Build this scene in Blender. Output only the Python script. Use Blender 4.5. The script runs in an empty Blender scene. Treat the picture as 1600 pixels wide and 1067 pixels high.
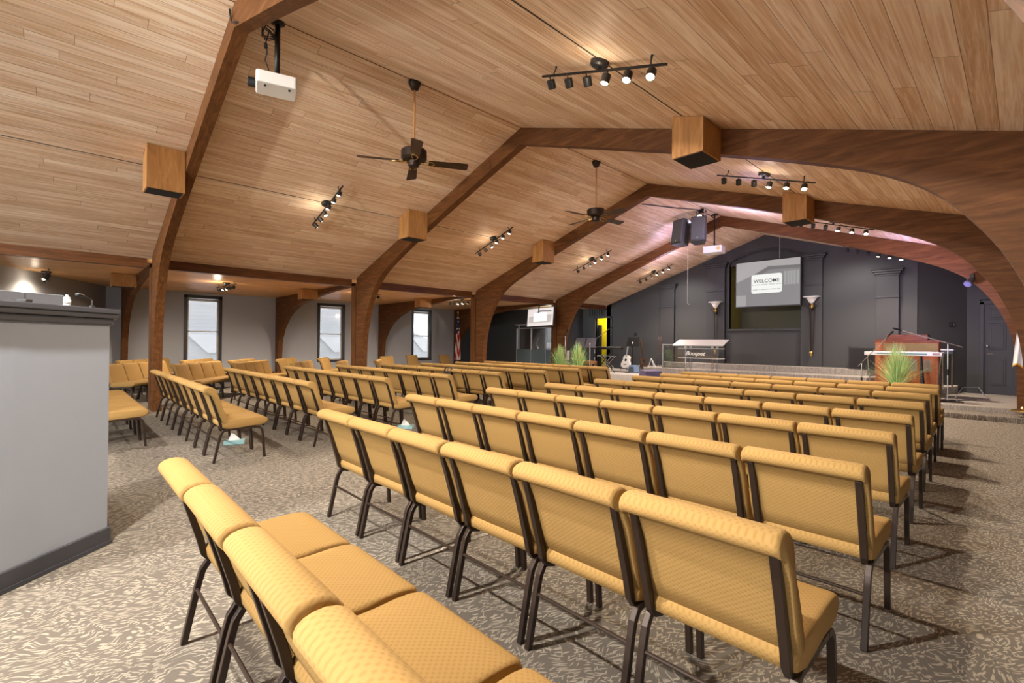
import bpy, bmesh, math, random
from mathutils import Vector, Matrix
random.seed(7)
C = bpy.context.scene.collection
PI = math.pi
RX, RZ, SL = -5.73, 4.96, .324           # ridge position and roof slope
FY = [1.32, 5.55, 9.5, 13.31]            # planes of the timber frames

# ------------------------------------------------------------------ materials
def mat(name, col, rough=.6, metal=0., spec=.5, emit=None, es=1., trans=0., alpha=1.):
    m = bpy.data.materials.new(name); m.use_nodes = True
    b = m.node_tree.nodes['Principled BSDF']
    b.inputs['Base Color'].default_value = (*col, 1); b.inputs['Roughness'].default_value = rough
    b.inputs['Metallic'].default_value = metal; b.inputs['Specular IOR Level'].default_value = spec
    b.inputs['Transmission Weight'].default_value = trans; b.inputs['Alpha'].default_value = alpha
    if emit: b.inputs['Emission Color'].default_value = (*emit, 1); b.inputs['Emission Strength'].default_value = es
    return m
class G:
    """small node-graph helper"""
    def __init__(s, m): s.t = m.node_tree; s.b = s.t.nodes['Principled BSDF']
    def n(s, k, **kw):
        d = s.t.nodes.new(k)
        for a, v in kw.items():
            if a.startswith('i_'): d.inputs[a[2:].replace('_', ' ')].default_value = v
            else: setattr(d, a, v)
        return d
    def l(s, a, b): s.t.links.new(a, b)
    def pos(s, sc=(1, 1, 1), kind='Object', rot=(0, 0, 0)):
        t = s.n('ShaderNodeTexCoord'); mp = s.n('ShaderNodeMapping')
        mp.inputs['Scale'].default_value = sc; mp.inputs['Rotation'].default_value = rot
        s.l(t.outputs[kind], mp.inputs['Vector']); return mp.outputs[0]
    def noise(s, v, scale, det=4, rough=.55, dist=0):
        d = s.n('ShaderNodeTexNoise'); s.l(v, d.inputs['Vector'])
        d.inputs['Scale'].default_value = scale; d.inputs['Detail'].default_value = det
        d.inputs['Roughness'].default_value = rough; d.inputs['Distortion'].default_value = dist
        return d.outputs['Fac']
    def ramp(s, f, stops):
        d = s.n('ShaderNodeValToRGB'); s.l(f, d.inputs['Fac']); e = d.color_ramp.elements
        while len(e) < len(stops): e.new(.5)
        for k, (p, c) in enumerate(stops):
            e[k].position = p; e[k].color = (*c, 1) if len(c) == 3 else c
        return d.outputs['Color']
    def math(s, op, a, b=None, c=None):
        d = s.n('ShaderNodeMath', operation=op)
        for k, v in enumerate((a, b, c)):
            if v is None: continue
            if isinstance(v, (int, float)): d.inputs[k].default_value = v
            else: s.l(v, d.inputs[k])
        return d.outputs[0]
    def mix(s, f, a, b, mode='MIX'):
        d = s.n('ShaderNodeMix', data_type='RGBA', blend_type=mode)
        for k, v in ((0, f), (6, a), (7, b)):
            if isinstance(v, (int, float)): d.inputs[k].default_value = v
            elif isinstance(v, tuple): d.inputs[k].default_value = (*v, 1)
            else: s.l(v, d.inputs[k])
        return d.outputs[2]
    def col(s, o): s.l(o, s.b.inputs['Base Color'])
    def bump(s, h, st=.3, dist=.01):
        d = s.n('ShaderNodeBump'); d.inputs['Strength'].default_value = st; d.inputs['Distance'].default_value = dist
        s.l(h, d.inputs['Height']); s.l(d.outputs[0], s.b.inputs['Normal'])

def plank_mat(name, tones, gap, rough=.5, across='x', roww=.135):
    """boards running along world y"""
    m = mat(name, tones[0], rough, spec=.12); g = G(m)
    t = g.n('ShaderNodeTexCoord'); sp = g.n('ShaderNodeSeparateXYZ'); g.l(t.outputs['Object'], sp.inputs[0])
    xs = g.math('DIVIDE', sp.outputs['X'], roww); row = g.math('FLOOR', xs); fx = g.math('FRACT', xs)
    w1 = g.n('ShaderNodeTexWhiteNoise', noise_dimensions='1D'); g.l(row, w1.inputs['W'])
    yy = g.math('MULTIPLY_ADD', w1.outputs['Value'], 9.3, g.math('DIVIDE', sp.outputs['Y'], 2.4)); pid = g.math('FLOOR', yy); fy = g.math('FRACT', yy)
    cb = g.n('ShaderNodeCombineXYZ'); g.l(row, cb.inputs[0]); g.l(pid, cb.inputs[1])
    w2 = g.n('ShaderNodeTexWhiteNoise', noise_dimensions='2D'); g.l(cb.outputs[0], w2.inputs['Vector'])
    gapf = g.math('MAXIMUM', g.math('LESS_THAN', fx, .035), g.math('LESS_THAN', fy, .0022))
    tone = g.ramp(w2.outputs['Value'], [(0, tones[0]), (.35, tones[1]), (.7, tones[2]), (1, tones[3])])
    # grain: stretched along the board, shifted per board
    ad = g.n('ShaderNodeVectorMath', operation='ADD'); sc_ = g.n('ShaderNodeVectorMath', operation='SCALE'); sc_.inputs['Scale'].default_value = 40.; g.l(w2.outputs['Color'], sc_.inputs[0]); g.l(sc_.outputs[0], ad.inputs[1])
    mp = g.n('ShaderNodeMapping'); mp.inputs['Scale'].default_value = (22, .8, 4); g.l(t.outputs['Object'], mp.inputs['Vector']); g.l(mp.outputs[0], ad.inputs[0])
    n1 = g.noise(ad.outputs[0], 1.0, 5, .6, 1.2)
    n2 = g.noise(ad.outputs[0], 3.2, 3, .6, .4)
    c = g.mix(g.ramp(n1, [(.40, (0, 0, 0)), (.58, (1, 1, 1))]), tone, (.66, .44, .27), 'MULTIPLY')
    c2 = g.mix(.58, tone, c)
    c3 = g.mix(g.math('MULTIPLY', g.ramp(n2, [(.48, (0, 0, 0)), (.72, (1, 1, 1))]), .6), c2, (.93, .82, .70))
    big = g.noise(g.pos((.5, .35, .5)), 1.3, 2)
    c4 = g.mix(g.math('MULTIPLY', g.ramp(big, [(.35, (1, 1, 1)), (.6, (0, 0, 0))]), .25), c3, (.45, .25, .12))
    g.col(g.mix(g.math('MULTIPLY', gapf, .7), c4, gap))
    g.bump(g.math('SUBTRACT', 1, gapf), .4, .006)
    return m

M = {}
M['ceiling'] = plank_mat('whitewashed pine boards', [(.70, .52, .35), (.83, .66, .485), (.92, .79, .63), (.77, .58, .405)], (.12, .06, .03))
M['wing_ceiling'] = plank_mat('honey pine boards', [(.78, .45, .18), (.86, .51, .21), (.90, .56, .24), (.80, .46, .19)], (.14, .07, .03), .35, roww=.11)
def beam_mat(name, a, b, rough=.42, sc=(1.2, 14, 9)):
    m = mat(name, a, rough, spec=.22); g = G(m)
    n1 = g.noise(g.pos(sc), 1.6, 5, .6, .8); n2 = g.noise(g.pos((2, 2, 2)), 1.1, 2)
    c = g.ramp(n1, [(.28, tuple(x*.55 for x in a)), (.5, a), (.72, b)])
    g.col(g.mix(g.math('MULTIPLY', n2, .35), c, tuple(x*.6 for x in a)))
    g.bump(n1, .15, .004); return m
M['beam'] = beam_mat('dark stained glued timber', (.13, .05, .014), (.215, .086, .026), .6)
M['post'] = beam_mat('dark stained timber, upright grain', (.13, .05, .014), (.215, .086, .026), .5, (10, 10, .9))
M['fascia'] = beam_mat('stained timber beam', (.14, .054, .018), (.22, .09, .036), .4, (12, .8, 10))
M['box'] = beam_mat('plywood speaker box', (.42, .20, .065), (.58, .31, .11), .5, (7, 7, 1.2))
M['organ'] = beam_mat('red brown polished wood', (.50, .145, .04), (.64, .22, .07), .3, (6, 6, 1.0))
M['rosewood'] = beam_mat('rust red wood', (.22, .05, .02), (.30, .08, .03), .35)

# carpet: curly light strokes on taupe
def carpet_mat(lift=0.):
    m = mat('taupe carpet with curly cream strokes', (.2, .17, .14), .95, spec=.1); g = G(m)
    v = g.pos()
    nz = g.n('ShaderNodeTexNoise'); g.l(v, nz.inputs['Vector']); nz.inputs['Scale'].default_value = 4.2; nz.inputs['Detail'].default_value = 1.2
    of = g.n('ShaderNodeVectorMath', operation='MULTIPLY_ADD'); g.l(nz.outputs['Color'], of.inputs[0]); of.inputs[1].default_value = (.21, .21, 0); g.l(v, of.inputs[2])
    def dashes(sx, sy, rot, thr):
        mp = g.n('ShaderNodeMapping'); mp.inputs['Rotation'].default_value = (0, 0, rot); g.l(of.outputs[0], mp.inputs['Vector'])
        m2 = g.n('ShaderNodeMapping'); m2.inputs['Scale'].default_value = (sx, sy, 0); g.l(mp.outputs[0], m2.inputs['Vector'])
        vo = g.n('ShaderNodeTexVoronoi', voronoi_dimensions='2D'); vo.inputs['Scale'].default_value = 1.; g.l(m2.outputs[0], vo.inputs['Vector'])
        return g.math('MINIMUM', g.math('MAXIMUM', g.math('MULTIPLY', g.math('SUBTRACT', thr, vo.outputs['Distance']), 9.), 0.), 1.)
    ln = g.math('MAXIMUM', dashes(66, 15, .5, .30), dashes(58, 13, -.45, .22))
    spk = g.noise(v, 160, 2, .6)
    base = g.mix(spk, (.105, .093, .08), (.175, .155, .132))
    c = g.mix(g.math('MINIMUM', ln, .92), base, (.345, .31, .255))
    g.col(g.mix(lift, c, (.62, .59, .58))); g.bump(g.math('ADD', g.math('MULTIPLY', spk, .5), ln), .25, .004); return m
M['carpet'] = carpet_mat()

def fabric_mat(name, a, b, k=62.):
    m = mat(name, a, .85, spec=.2); g = G(m)
    t = g.n('ShaderNodeTexCoord'); sp = g.n('ShaderNodeSeparateXYZ'); g.l(t.outputs['Object'], sp.inputs[0])
    q = g.math('ADD', sp.outputs['Y'], g.math('MULTIPLY', sp.outputs['Z'], -1.))
    s1 = g.math('COSINE', g.math('MULTIPLY', g.math('ADD', sp.outputs['X'], q), 270.)); s2 = g.math('COSINE', g.math('MULTIPLY', g.math('SUBTRACT', sp.outputs['X'], q), 270.))
    dots = g.math('MULTIPLY', g.math('ADD', s1, s2), -.5)
    f = g.ramp(g.math('MULTIPLY_ADD', dots, .5, .5), [(.05, (0, 0, 0)), (.55, (1, 1, 1))])
    n = g.noise(g.pos((1, 1, 1)), 9, 3)
    c = g.mix(f, b, a); g.col(g.mix(g.math('MULTIPLY', n, .25), c, b))
    g.bump(f, .15, .003); return m
M['fabric'] = fabric_mat('gold woven upholstery', (.36, .225, .080), (.30, .180, .056))
M['bronze'] = mat('dark bronze tube', (.035, .022, .016), .35, .3)
def wall_mat(name, a, rough=.85):
    m = mat(name, a, rough, spec=.25); g = G(m)
    n = g.noise(g.pos((1, 1, 1)), 3, 4); n2 = g.noise(g.pos((1, 1, 1)), 90, 2)
    g.col(g.mix(g.math('MULTIPLY', n, .18), a, tuple(x*.75 for x in a))); g.bump(n2, .06, .003); return m
M['grey_wall'] = wall_mat('grey painted wall', (.42, .44, .475))
M['booth_wall'] = wall_mat('pale grey painted wall', (.285, .32, .385))
M['black_wall'] = wall_mat('charcoal painted wall', (.058, .060, .062), .55)
M['charcoal'] = wall_mat('charcoal painted trim', (.05, .051, .054), .45)
M['dark_trim'] = mat('dark slate trim paint', (.045, .048, .06), .35)
M['black'] = mat('black plastic', (.012, .012, .013), .45)
M['blackmetal'] = mat('black metal', (.015, .013, .012), .4, .5)
M['grille'] = mat('black cloth grille', (.012, .012, .014), .9)
M['white'] = mat('white plastic', (.80, .80, .78), .4)
M['chrome'] = mat('chrome', (.55, .55, .56), .25, 1.)
M['silver'] = mat('silver tube', (.62, .63, .66), .3, .8)
M['brass'] = mat('polished brass', (.70, .48, .18), .25, 1.)
M['blade'] = beam_mat('dark walnut fan blade', (.06, .032, .02), (.10, .05, .03), .4)
M['fanmetal'] = mat('oil rubbed bronze', (.035, .022, .016), .4, .6)
M['rod'] = mat('amber brown rod', (.42, .19, .06), .4, .2)
M['lens_on'] = mat('lit lamp lens', (1, .9, .75), .4, emit=(1, .86, .62), es=14)
M['lens_off'] = mat('frosted lamp lens', (.6, .55, .45), .4, emit=(1, .85, .6), es=1.0)
M['glass'] = None
def glass_mat(name, tint=(1, 1, 1), refl=.08):
    m = bpy.data.materials.new(name); m.use_nodes = True; t = m.node_tree
    t.nodes.remove(t.nodes['Principled BSDF']); o = t.nodes['Material Output']
    a = t.nodes.new('ShaderNodeBsdfTransparent'); a.inputs[0].default_value = (*tint, 1)
    b = t.nodes.new('ShaderNodeBsdfGlossy'); b.inputs['Roughness'].default_value = .08
    x = t.nodes.new('ShaderNodeMixShader'); f = t.nodes.new('ShaderNodeLayerWeight'); f.inputs[0].default_value = .25
    mu = t.nodes.new('ShaderNodeMath'); mu.operation = 'MULTIPLY_ADD'; mu.inputs[1].default_value = .5; mu.inputs[2].default_value = refl
    t.links.new(f.outputs['Facing'], mu.inputs[0]); t.links.new(mu.outputs[0], x.inputs[0])
    t.links.new(a.outputs[0], x.inputs[1]); t.links.new(b.outputs[0], x.inputs[2]); t.links.new(x.outputs[0], o.inputs[0]); return m
M['glass'] = glass_mat('tinted window glass', (.66, .665, .67)); M['acrylic'] = glass_mat('clear acrylic', (.90, .92, .93), .10)
M['frost'] = mat('frosted acrylic edge', (.70, .72, .73), .3, alpha=.45)

# ------------------------------------------------------------------ mesh helpers
def obj(name, bm, m, parent=None, smooth=False, bevel=0., loc=None):
    me = bpy.data.meshes.new(name); bmesh.ops.recalc_face_normals(bm, faces=bm.faces[:]) if len(bm.faces) else None
    bm.to_mesh(me); bm.free()
    ms = m if isinstance(m, (list, tuple)) else [m]
    for x in ms: me.materials.append(M[x] if isinstance(x, str) else x)
    if smooth:
        for p in me.polygons: p.use_smooth = True
    o = bpy.data.objects.new(name, me); C.objects.link(o)
    if parent: o.parent = parent
    if loc: o.location = loc
    if bevel:
        b = o.modifiers.new('bevel', 'BEVEL'); b.width = bevel; b.segments = 2; b.limit_method = 'ANGLE'
    return o
def tag(o, label, cat, group=None):
    o['label'] = label; o['category'] = cat
    if group: o['group'] = group
    return o
def thing(name, label, cat, loc=(0, 0, 0), rz=0., group=None):
    o = bpy.data.objects.new(name, None); C.objects.link(o); o.empty_display_size = .1
    o.location = loc; o.rotation_euler = (0, 0, rz); return tag(o, label, cat, group)
def struct(name, bm, m, **k):
    o = obj(name, bm, m, **k); o['kind'] = 'structure'; return o
def nb(): return bmesh.new()
def box(bm, a, b, mi=0):
    (x0, y0, z0), (x1, y1, z1) = a, b
    v = [bm.verts.new(p) for p in ((x0,y0,z0),(x1,y0,z0),(x1,y1,z0),(x0,y1,z0),(x0,y0,z1),(x1,y0,z1),(x1,y1,z1),(x0,y1,z1))]
    for f in ((0,3,2,1),(4,5,6,7),(0,1,5,4),(1,2,6,5),(2,3,7,6),(3,0,4,7)):
        bm.faces.new([v[i] for i in f]).material_index = mi
    return bm
def bx(a, b): return box(nb(), a, b)
def tube(bm, pts, r, n=8, square=False, mi=0, cap=True):
    """swept tube through pts; r is one radius or one per point"""
    pts = [Vector(p) for p in pts]; k = len(pts); rs = r if isinstance(r, (list, tuple)) else [r]*k
    if square: n = 4
    rings = []; up = None
    for i, p in enumerate(pts):
        d = (pts[min(i+1, k-1)] - pts[max(i-1, 0)]).normalized()
        if up is None:
            a = Vector((0, 0, 1)) if abs(d.z) < .9 else Vector((1, 0, 0))
            if square and abs(d.x) < .9: a = Vector((1, 0, 0))
            up = (a - d*a.dot(d)).normalized()
        else: up = (up - d*up.dot(d)).normalized()
        s = d.cross(up); off = PI/4 if square else 0; rr = rs[i]*(1.4142 if square else 1)
        rings.append([bm.verts.new(p + (up*math.cos(off+2*PI*j/n) + s*math.sin(off+2*PI*j/n))*rr) for j in range(n)])
    for a, b in zip(rings, rings[1:]):
        for j in range(n): bm.faces.new((a[j], a[(j+1) % n], b[(j+1) % n], b[j])).material_index = mi
    if cap: bm.faces.new(rings[0][::-1]).material_index = mi; bm.faces.new(rings[-1]).material_index = mi
    return bm
def lathe(bm, prof, n=20, c=(0, 0, 0), mi=0):
    """profile of (r, z) turned about z"""
    rings = []
    for r, z in prof:
        if r < 1e-5: rings.append([bm.verts.new((c[0], c[1], c[2]+z))])
        else: rings.append([bm.verts.new((c[0]+r*math.cos(2*PI*j/n), c[1]+r*math.sin(2*PI*j/n), c[2]+z)) for j in range(n)])
    for a, b in zip(rings, rings[1:]):
        for j in range(n):
            q = [a[j % len(a)], a[(j+1) % len(a)], b[(j+1) % len(b)], b[j % len(b)]]
            u = list(dict.fromkeys(q))
            if len(u) > 2: bm.faces.new(u).material_index = mi
    for rg, rev in ((rings[0], True), (rings[-1], False)):
        if len(rg) > 2: bm.faces.new(rg[::-1] if rev else rg).material_index = mi
    return bm
def prism(bm, poly, axis, a, b, mi=0):
    """polygon in the two other axes (in xyz order) extruded along axis"""
    def P(u, v, w): return {'x': (w, u, v), 'y': (u, w, v), 'z': (u, v, w)}[axis]
    A = [bm.verts.new(P(u, v, a)) for u, v in poly]; B = [bm.verts.new(P(u, v, b)) for u, v in poly]; n = len(poly)
    for i in range(n): bm.faces.new((A[i], A[(i+1) % n], B[(i+1) % n], B[i])).material_index = mi
    bm.faces.new(A[::-1]).material_index = mi; bm.faces.new(B).material_index = mi
    return bm
def cushion(prof, w, r=.018):
    """soft slab: (y,z) profile swept along x with rounded ends"""
    bm = nb(); n = len(prof); cy = sum(p[0] for p in prof)/n; cz = sum(p[1] for p in prof)/n
    def ring(x, ins):
        out = []
        for y, z in prof:
            d = math.hypot(y-cy, z-cz) or 1; f = (d-ins)/d if d > ins*1.5 else .4
            out.append(bm.verts.new((x, cy+(y-cy)*f, cz+(z-cz)*f)))
        return out
    h = w/2
    R_ = [ring(x, i) for x, i in ((-h, r), (-h+.3*r, .35*r), (-h+r, 0), (0, 0), (h-r, 0), (h-.3*r, .35*r), (h, r))]
    for a, b in zip(R_, R_[1:]):
        for j in range(n): bm.faces.new((a[j], a[(j+1) % n], b[(j+1) % n], b[j]))
    bm.faces.new(R_[0][::-1]); bm.faces.new(R_[-1]); return bm
def smoothloop(p, k=1):
    for _ in range(k):
        q = []
        for i in range(len(p)):
            a, b = p[i], p[(i+1) % len(p)]
            q += [(a[0]*.75+b[0]*.25, a[1]*.75+b[1]*.25), (a[0]*.25+b[0]*.75, a[1]*.25+b[1]*.75)]
        p = q
    return p
def rrect(x0, z0, x1, z1, r, n=5):
    return [(cx_+r*math.cos(a), cz+r*math.sin(a)) for cx_, cz, a0 in ((x1-r, z0+r, -PI/2), (x1-r, z1-r, 0), (x0+r, z1-r, PI/2), (x0+r, z0+r, PI)) for a in [a0+PI/2*i/n for i in range(n+1)]]
def copy_tree(o, parent=None):
    c = o.copy(); C.objects.link(c)
    if parent: c.parent = parent
    for ch in list(o.children): copy_tree(ch, c)
    return c
def text_mesh(name, s, size, m, parent, M4, depth=.002, shear=0.):
    cu = bpy.data.curves.new(name, 'FONT'); cu.body = s; cu.size = size; cu.extrude = depth; cu.offset = size*.010
    cu.align_x = 'CENTER'; cu.align_y = 'CENTER'; cu.shear = shear
    t = bpy.data.objects.new(name, cu); C.objects.link(t)
    me = bpy.data.meshes.new_from_object(t.evaluated_get(bpy.context.evaluated_depsgraph_get()))
    bpy.data.objects.remove(t); bpy.data.curves.remove(cu)
    me.transform(M4); me.materials.clear(); me.materials.append(M[m] if isinstance(m, str) else m)
    o = bpy.data.objects.new(name, me); C.objects.link(o); o.parent = parent; return o
def xz_text(x, y, z):   # text standing upright, facing -y
    return Matrix.Translation((x, y, z)) @ Matrix.Rotation(PI/2, 4, 'X')
def roofz(x): return RZ - SL*abs(x-RX)
ORD = ['first', 'second', 'third', 'fourth', 'fifth', 'sixth', 'seventh', 'eighth', 'ninth', 'tenth', 'eleventh', 'twelfth']
# ------------------------------------------------------------------ the room
YB, YF = -7.2, 16.58
struct('floor', bx((-20, -9, -.06), (8, 13.6, 0)), 'carpet')
# roof: two slopes of boards along y
E_L, E_R = -11.98, .82
for nm, xe in (('ceiling', E_L), ('ceiling', E_R)):
    bm = nb(); ze = roofz(xe)
    prism(bm, [(RX, RZ), (xe, ze), (xe, ze+.12), (RX, RZ+.12)], 'y', YB, YF+.9)
    struct(nm, bm, 'ceiling')
# seams covered by dark cord lines: ridge and the light lines
for x in (RX, -8.86, -2.64):
    z = roofz(x); struct('trim_1', bx((x-.0045, YB, z-.006), (x+.0045, YF-.02, z+.01)), 'fascia' if x == RX else 'charcoal')
WZ = 2.9
def slab(poly, z0, z1): return prism(nb(), poly, 'z', z0, z1)
struct('ceiling', slab([(-18.3, -6), (-11.86, -6), (-11.86, 17.4), (-18.3, 17.4)], WZ, WZ+.1), 'wing_ceiling')
struct('ceiling', slab([(.68, -6), (6.7, -6), (6.7, 18), (.68, 18)], WZ, WZ+.1), 'wing_ceiling')
# eave beams, one piece per bay, left and right
ys = [-6.8, -2.83] + FY + [16.56]
for x0, x1 in ((-11.99, -11.84), (.66, .82)):
    for a, b in zip(ys, ys[1:]):
        struct('trim_2', bx((x0, a+.075, 2.80), (x1, b-.075, 2.992)), 'fascia')
# left wall with three window openings (x = -18.07), wing end walls
XW = -18.07; WIN = [(2.90, 3.86), (7.07, 8.04), (11.12, 12.04)]; SILL, HEAD = .66, 2.74
bm = nb(); y = .95
for a, b in WIN:
    box(bm, (XW-.16, y, 0), (XW, a, WZ)); box(bm, (XW-.16, a, 0), (XW, b, SILL)); box(bm, (XW-.16, a, HEAD), (XW, b, WZ)); y = b
box(bm, (XW-.16, y, 0), (XW, 13.4, WZ)); struct('wall_left', bm, 'grey_wall')
d = Vector((-11.0+18.15, -2.75-1.02, 0)); n = Vector((d.y, -d.x, 0)).normalized()*.15
a = Vector((-18.15, 1.02, 0)); b = a+d
struct('wall_back_left', prism(nb(), [(a.x, a.y), (b.x, b.y), (b.x+n.x, b.y+n.y), (a.x+n.x, a.y+n.y)], 'z', 0, WZ), 'grey_wall')
struct('baseboard_left', bx((XW-.001, .96, 0), (XW+.018, 13.3, .12)), 'dark_trim')
for k, (a, b) in enumerate(WIN):
    w = thing('window_%d' % (k+1), '', '', (XW, (a+b)/2, 0)); del w['label'], w['category']; w['kind'] = 'structure'
    h = (b-a)/2; bm = nb()
    for s in (-1, 1): box(bm, (-.14, s*h-.045, SILL-.06), (.025, s*h+.045, HEAD+.06))
    box(bm, (-.14, -h-.045, HEAD-.02), (.025, h+.045, HEAD+.075)); box(bm, (-.14, -h-.045, SILL-.06), (.04, h+.045, SILL+.03))
    obj('window_frame', bm, 'dark_trim', w, bevel=.004)
    bm = nb()
    for z in (SILL+.03, 1.64, HEAD-.11): box(bm, (-.10, -h+.04, z), (-.065, h-.04, z+.035))
    for s in (-1, 1): box(bm, (-.10, s*(h-.07)-.022, SILL+.03), (-.065, s*(h-.07)+.022, HEAD-.02))
    obj('sash', bm, 'white', w)
    obj('roller_blind', tube(nb(), [(-.06, -h+.05, HEAD-.06), (-.06, h-.05, HEAD-.06)], .028, 10), 'white', w, smooth=True)
    obj('pane', bx((-.085, -h+.04, SILL), (-.081, h-.04, HEAD)), 'glass', w)
# neighbouring white house seen through the panes
M['siding'] = mat('white lap siding', (.83, .84, .85), .7); g = G(M['siding'])
t = g.n('ShaderNodeTexCoord'); sp = g.n('ShaderNodeSeparateXYZ'); g.l(t.outputs['Object'], sp.inputs[0])
f = g.math('PINGPONG', g.math('MULTIPLY', sp.outputs['Z'], 6.5), .5); g.col(g.mix(g.math('LESS_THAN', f, .05), (.70, .71, .72), (.56, .57, .59)))
M['roofwhite'] = mat('pale sunlit roof', (.9, .9, .9), .8)
hs = thing('house', 'white sided neighbouring house seen through the wing windows', 'house', (-23.5, 7, -1))
obj('wall', prism(nb(), [(-9, 0), (9, 0), (9, 2.4), (0, 5.6), (-9, 2.4)], 'x', -.2, 0), 'siding', hs)
for y0, y1 in ((-3.2, -1.9), (2.2, 3.5), (7.4, 8.8)):
    obj('gable_roof', prism(nb(), [(y0, 2.62), (y1, 2.62), (y1, 1.85), (y0+.75, 1.85)], 'x', .01, .10), 'roofwhite', hs)
struct('ground', bx((-40, -15, -1.2), (-18.4, 30, -1.1)), mat('pale paving', (.6, .6, .6), .9))

# right wing shell
struct('wall_right', bx((6.6, -6, 0), (6.75, 17.3, WZ)), 'grey_wall')
# charcoal stage walls
def wallseg(bm, a, b, z0, z1, th=.12, side=1):
    a = Vector(a); b = Vector(b); d = (b-a).normalized(); n = Vector((-d.y, d.x))*th*side
    return prism(bm, [tuple(a), tuple(b), tuple(b+n), tuple(a+n)], 'z', z0, z1)
struct('wall_wing_stage', bx((-18.2, 15.2, 0), (-13.1, 15.32, WZ)), 'black_wall')
struct('wall_left_stage', bm := bx((-18.2, 13.4, 0), (XW, 15.2, WZ)), 'black_wall')
struct('wall_alcove', bx((-13.22, 15.32, 0), (-13.1, 16.58, 3.4)), 'black_wall')
AX0, AX1, AZ0, AZ1, AZT = -6.83, -4.60, 1.93, 4.17, 4.48     # arched baptistry opening
DX0, DX1, DZ1 = -12.42, -11.66, 2.46                         # lit doorway on the far left
def back_wall():
    bm = nb(); y0, y1 = YF, YF+.14
    box(bm, (-13.22, y0, 0), (DX0, y1, 3.0)); box(bm, (DX0, y0, DZ1), (DX1, y1, 3.0)); box(bm, (DX1, y0, 0), (-11.86, y1, 3.0))
    prism(bm, [(-11.86, 0), (AX0, 0), (AX0, roofz(AX0)), (-11.86, roofz(-11.86))], 'y', y0, y1)
    box(bm, (AX0, y0, 0), (AX1, y1, AZ0))
    prism(bm, [(AX1, 0), (-1.92, 0), (-1.92, roofz(-1.92)), (AX1, roofz(AX1))], 'y', y0, y1)
    N = 16; cx = (AX0+AX1)/2; hw = (AX1-AX0)/2
    for i in range(N):
        xa = AX0+(AX1-AX0)*i/N; xb = AX0+(AX1-AX0)*(i+1)/N
        za, zb = [AZ1+(AZT-AZ1)*(1-((x-cx)/hw)**2) for x in (xa, xb)]
        prism(bm, [(xa, za), (xb, zb), (xb, roofz(xb)), (xa, roofz(xa))] if not (xa < RX < xb) else [(xa, za), (xb, zb), (xb, roofz(xb)), (RX, RZ), (xa, roofz(xa))], 'y', y0, y1)
    return bm
struct('wall_stage', back_wall(), 'black_wall')
M['olive'] = mat('dark olive painted recess', (.055, .05, .016), .5); M['olive_lit'] = mat('olive jamb with lit strip in its colour', (.30, .26, .05), .5)  # left jamb: the yellow light on it is put into the colour
bm = nb(); box(bm, (AX0-.1, YF+.9, 1.2), (AX1+.1, YF+1.0, 4.8)); box(bm, (AX1, YF+.14, 1.2), (AX1+.1, YF+1.3, 4.8))
box(bm, (AX0, YF+.14, 1.2), (AX1, YF+1.3, 1.3)); box(bm, (AX0, YF+.14, 4.55), (AX1, YF+1.3, 4.7)); struct('wall_recess', bm, 'olive'); struct('wall_recess', bx((AX0-.1, YF+.14, 1.2), (AX0, YF+1.3, 4.8)), 'olive_lit')
N_ = 24; lun = [(AX0+(AX1-AX0)*i/N_, AZ1+(AZT-AZ1)*(1-(2*i/N_-1)**2)+.004) for i in range(N_+1)]
struct('wall_lunette', prism(nb(), [(AX0, AZ1-.12)]+lun+[(AX1, AZ1-.12)], 'y', YF+.05, YF+.09), 'black_wall')
bm = nb(); box(bm, (AX0-.06, YF-.07, AZ0-.07), (AX1+.06, YF+.02, AZ0)); box(bm, (AX0-.05, YF-.03, AZ0), (AX0, YF+.1, AZ1)); box(bm, (AX1, YF-.03, AZ0), (AX1+.05, YF+.1, AZ1))
struct('trim_3', bm, 'charcoal', bevel=.006)
cx = (AX0+AX1)/2; hw = (AX1-AX0)/2
pts = [(cx+hw*math.cos(a), YF-.02, AZ1+(AZT-AZ1)*(1-math.cos(a)**2)) for a in [PI*i/20 for i in range(21)]]
struct('trim_4', tube(nb(), pts, .035, 8), 'charcoal', smooth=True)
# end walls to the right of the stage
bm = nb(); prism(bm, [(-1.94, YF), (-1.0, 17.3), (-1.0, 17.45), (-2.0, 16.75)], 'z', 0, 3.75); struct('wall_stage_right', bm, 'black_wall')
bm = nb(); box(bm, (-1.02, 17.3, 0), (-.76, 17.42, 3.6)); box(bm, (-.76, 17.3, 2.62), (.32, 17.42, 3.4)); box(bm, (.32, 17.3, 0), (6.7, 17.42, 3.3))
struct('wall_door', bm, 'black_wall'); struct('light_stop_behind_door', bx((-.9, 17.44, 0), (.5, 17.5, 2.8)), 'charcoal')  # unseen backing added to stop outside light around the door leaf
struct('baseboard_stage', bx((-1.0, 17.27, .2), (-.78, 17.3, .36)), 'charcoal')
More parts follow.
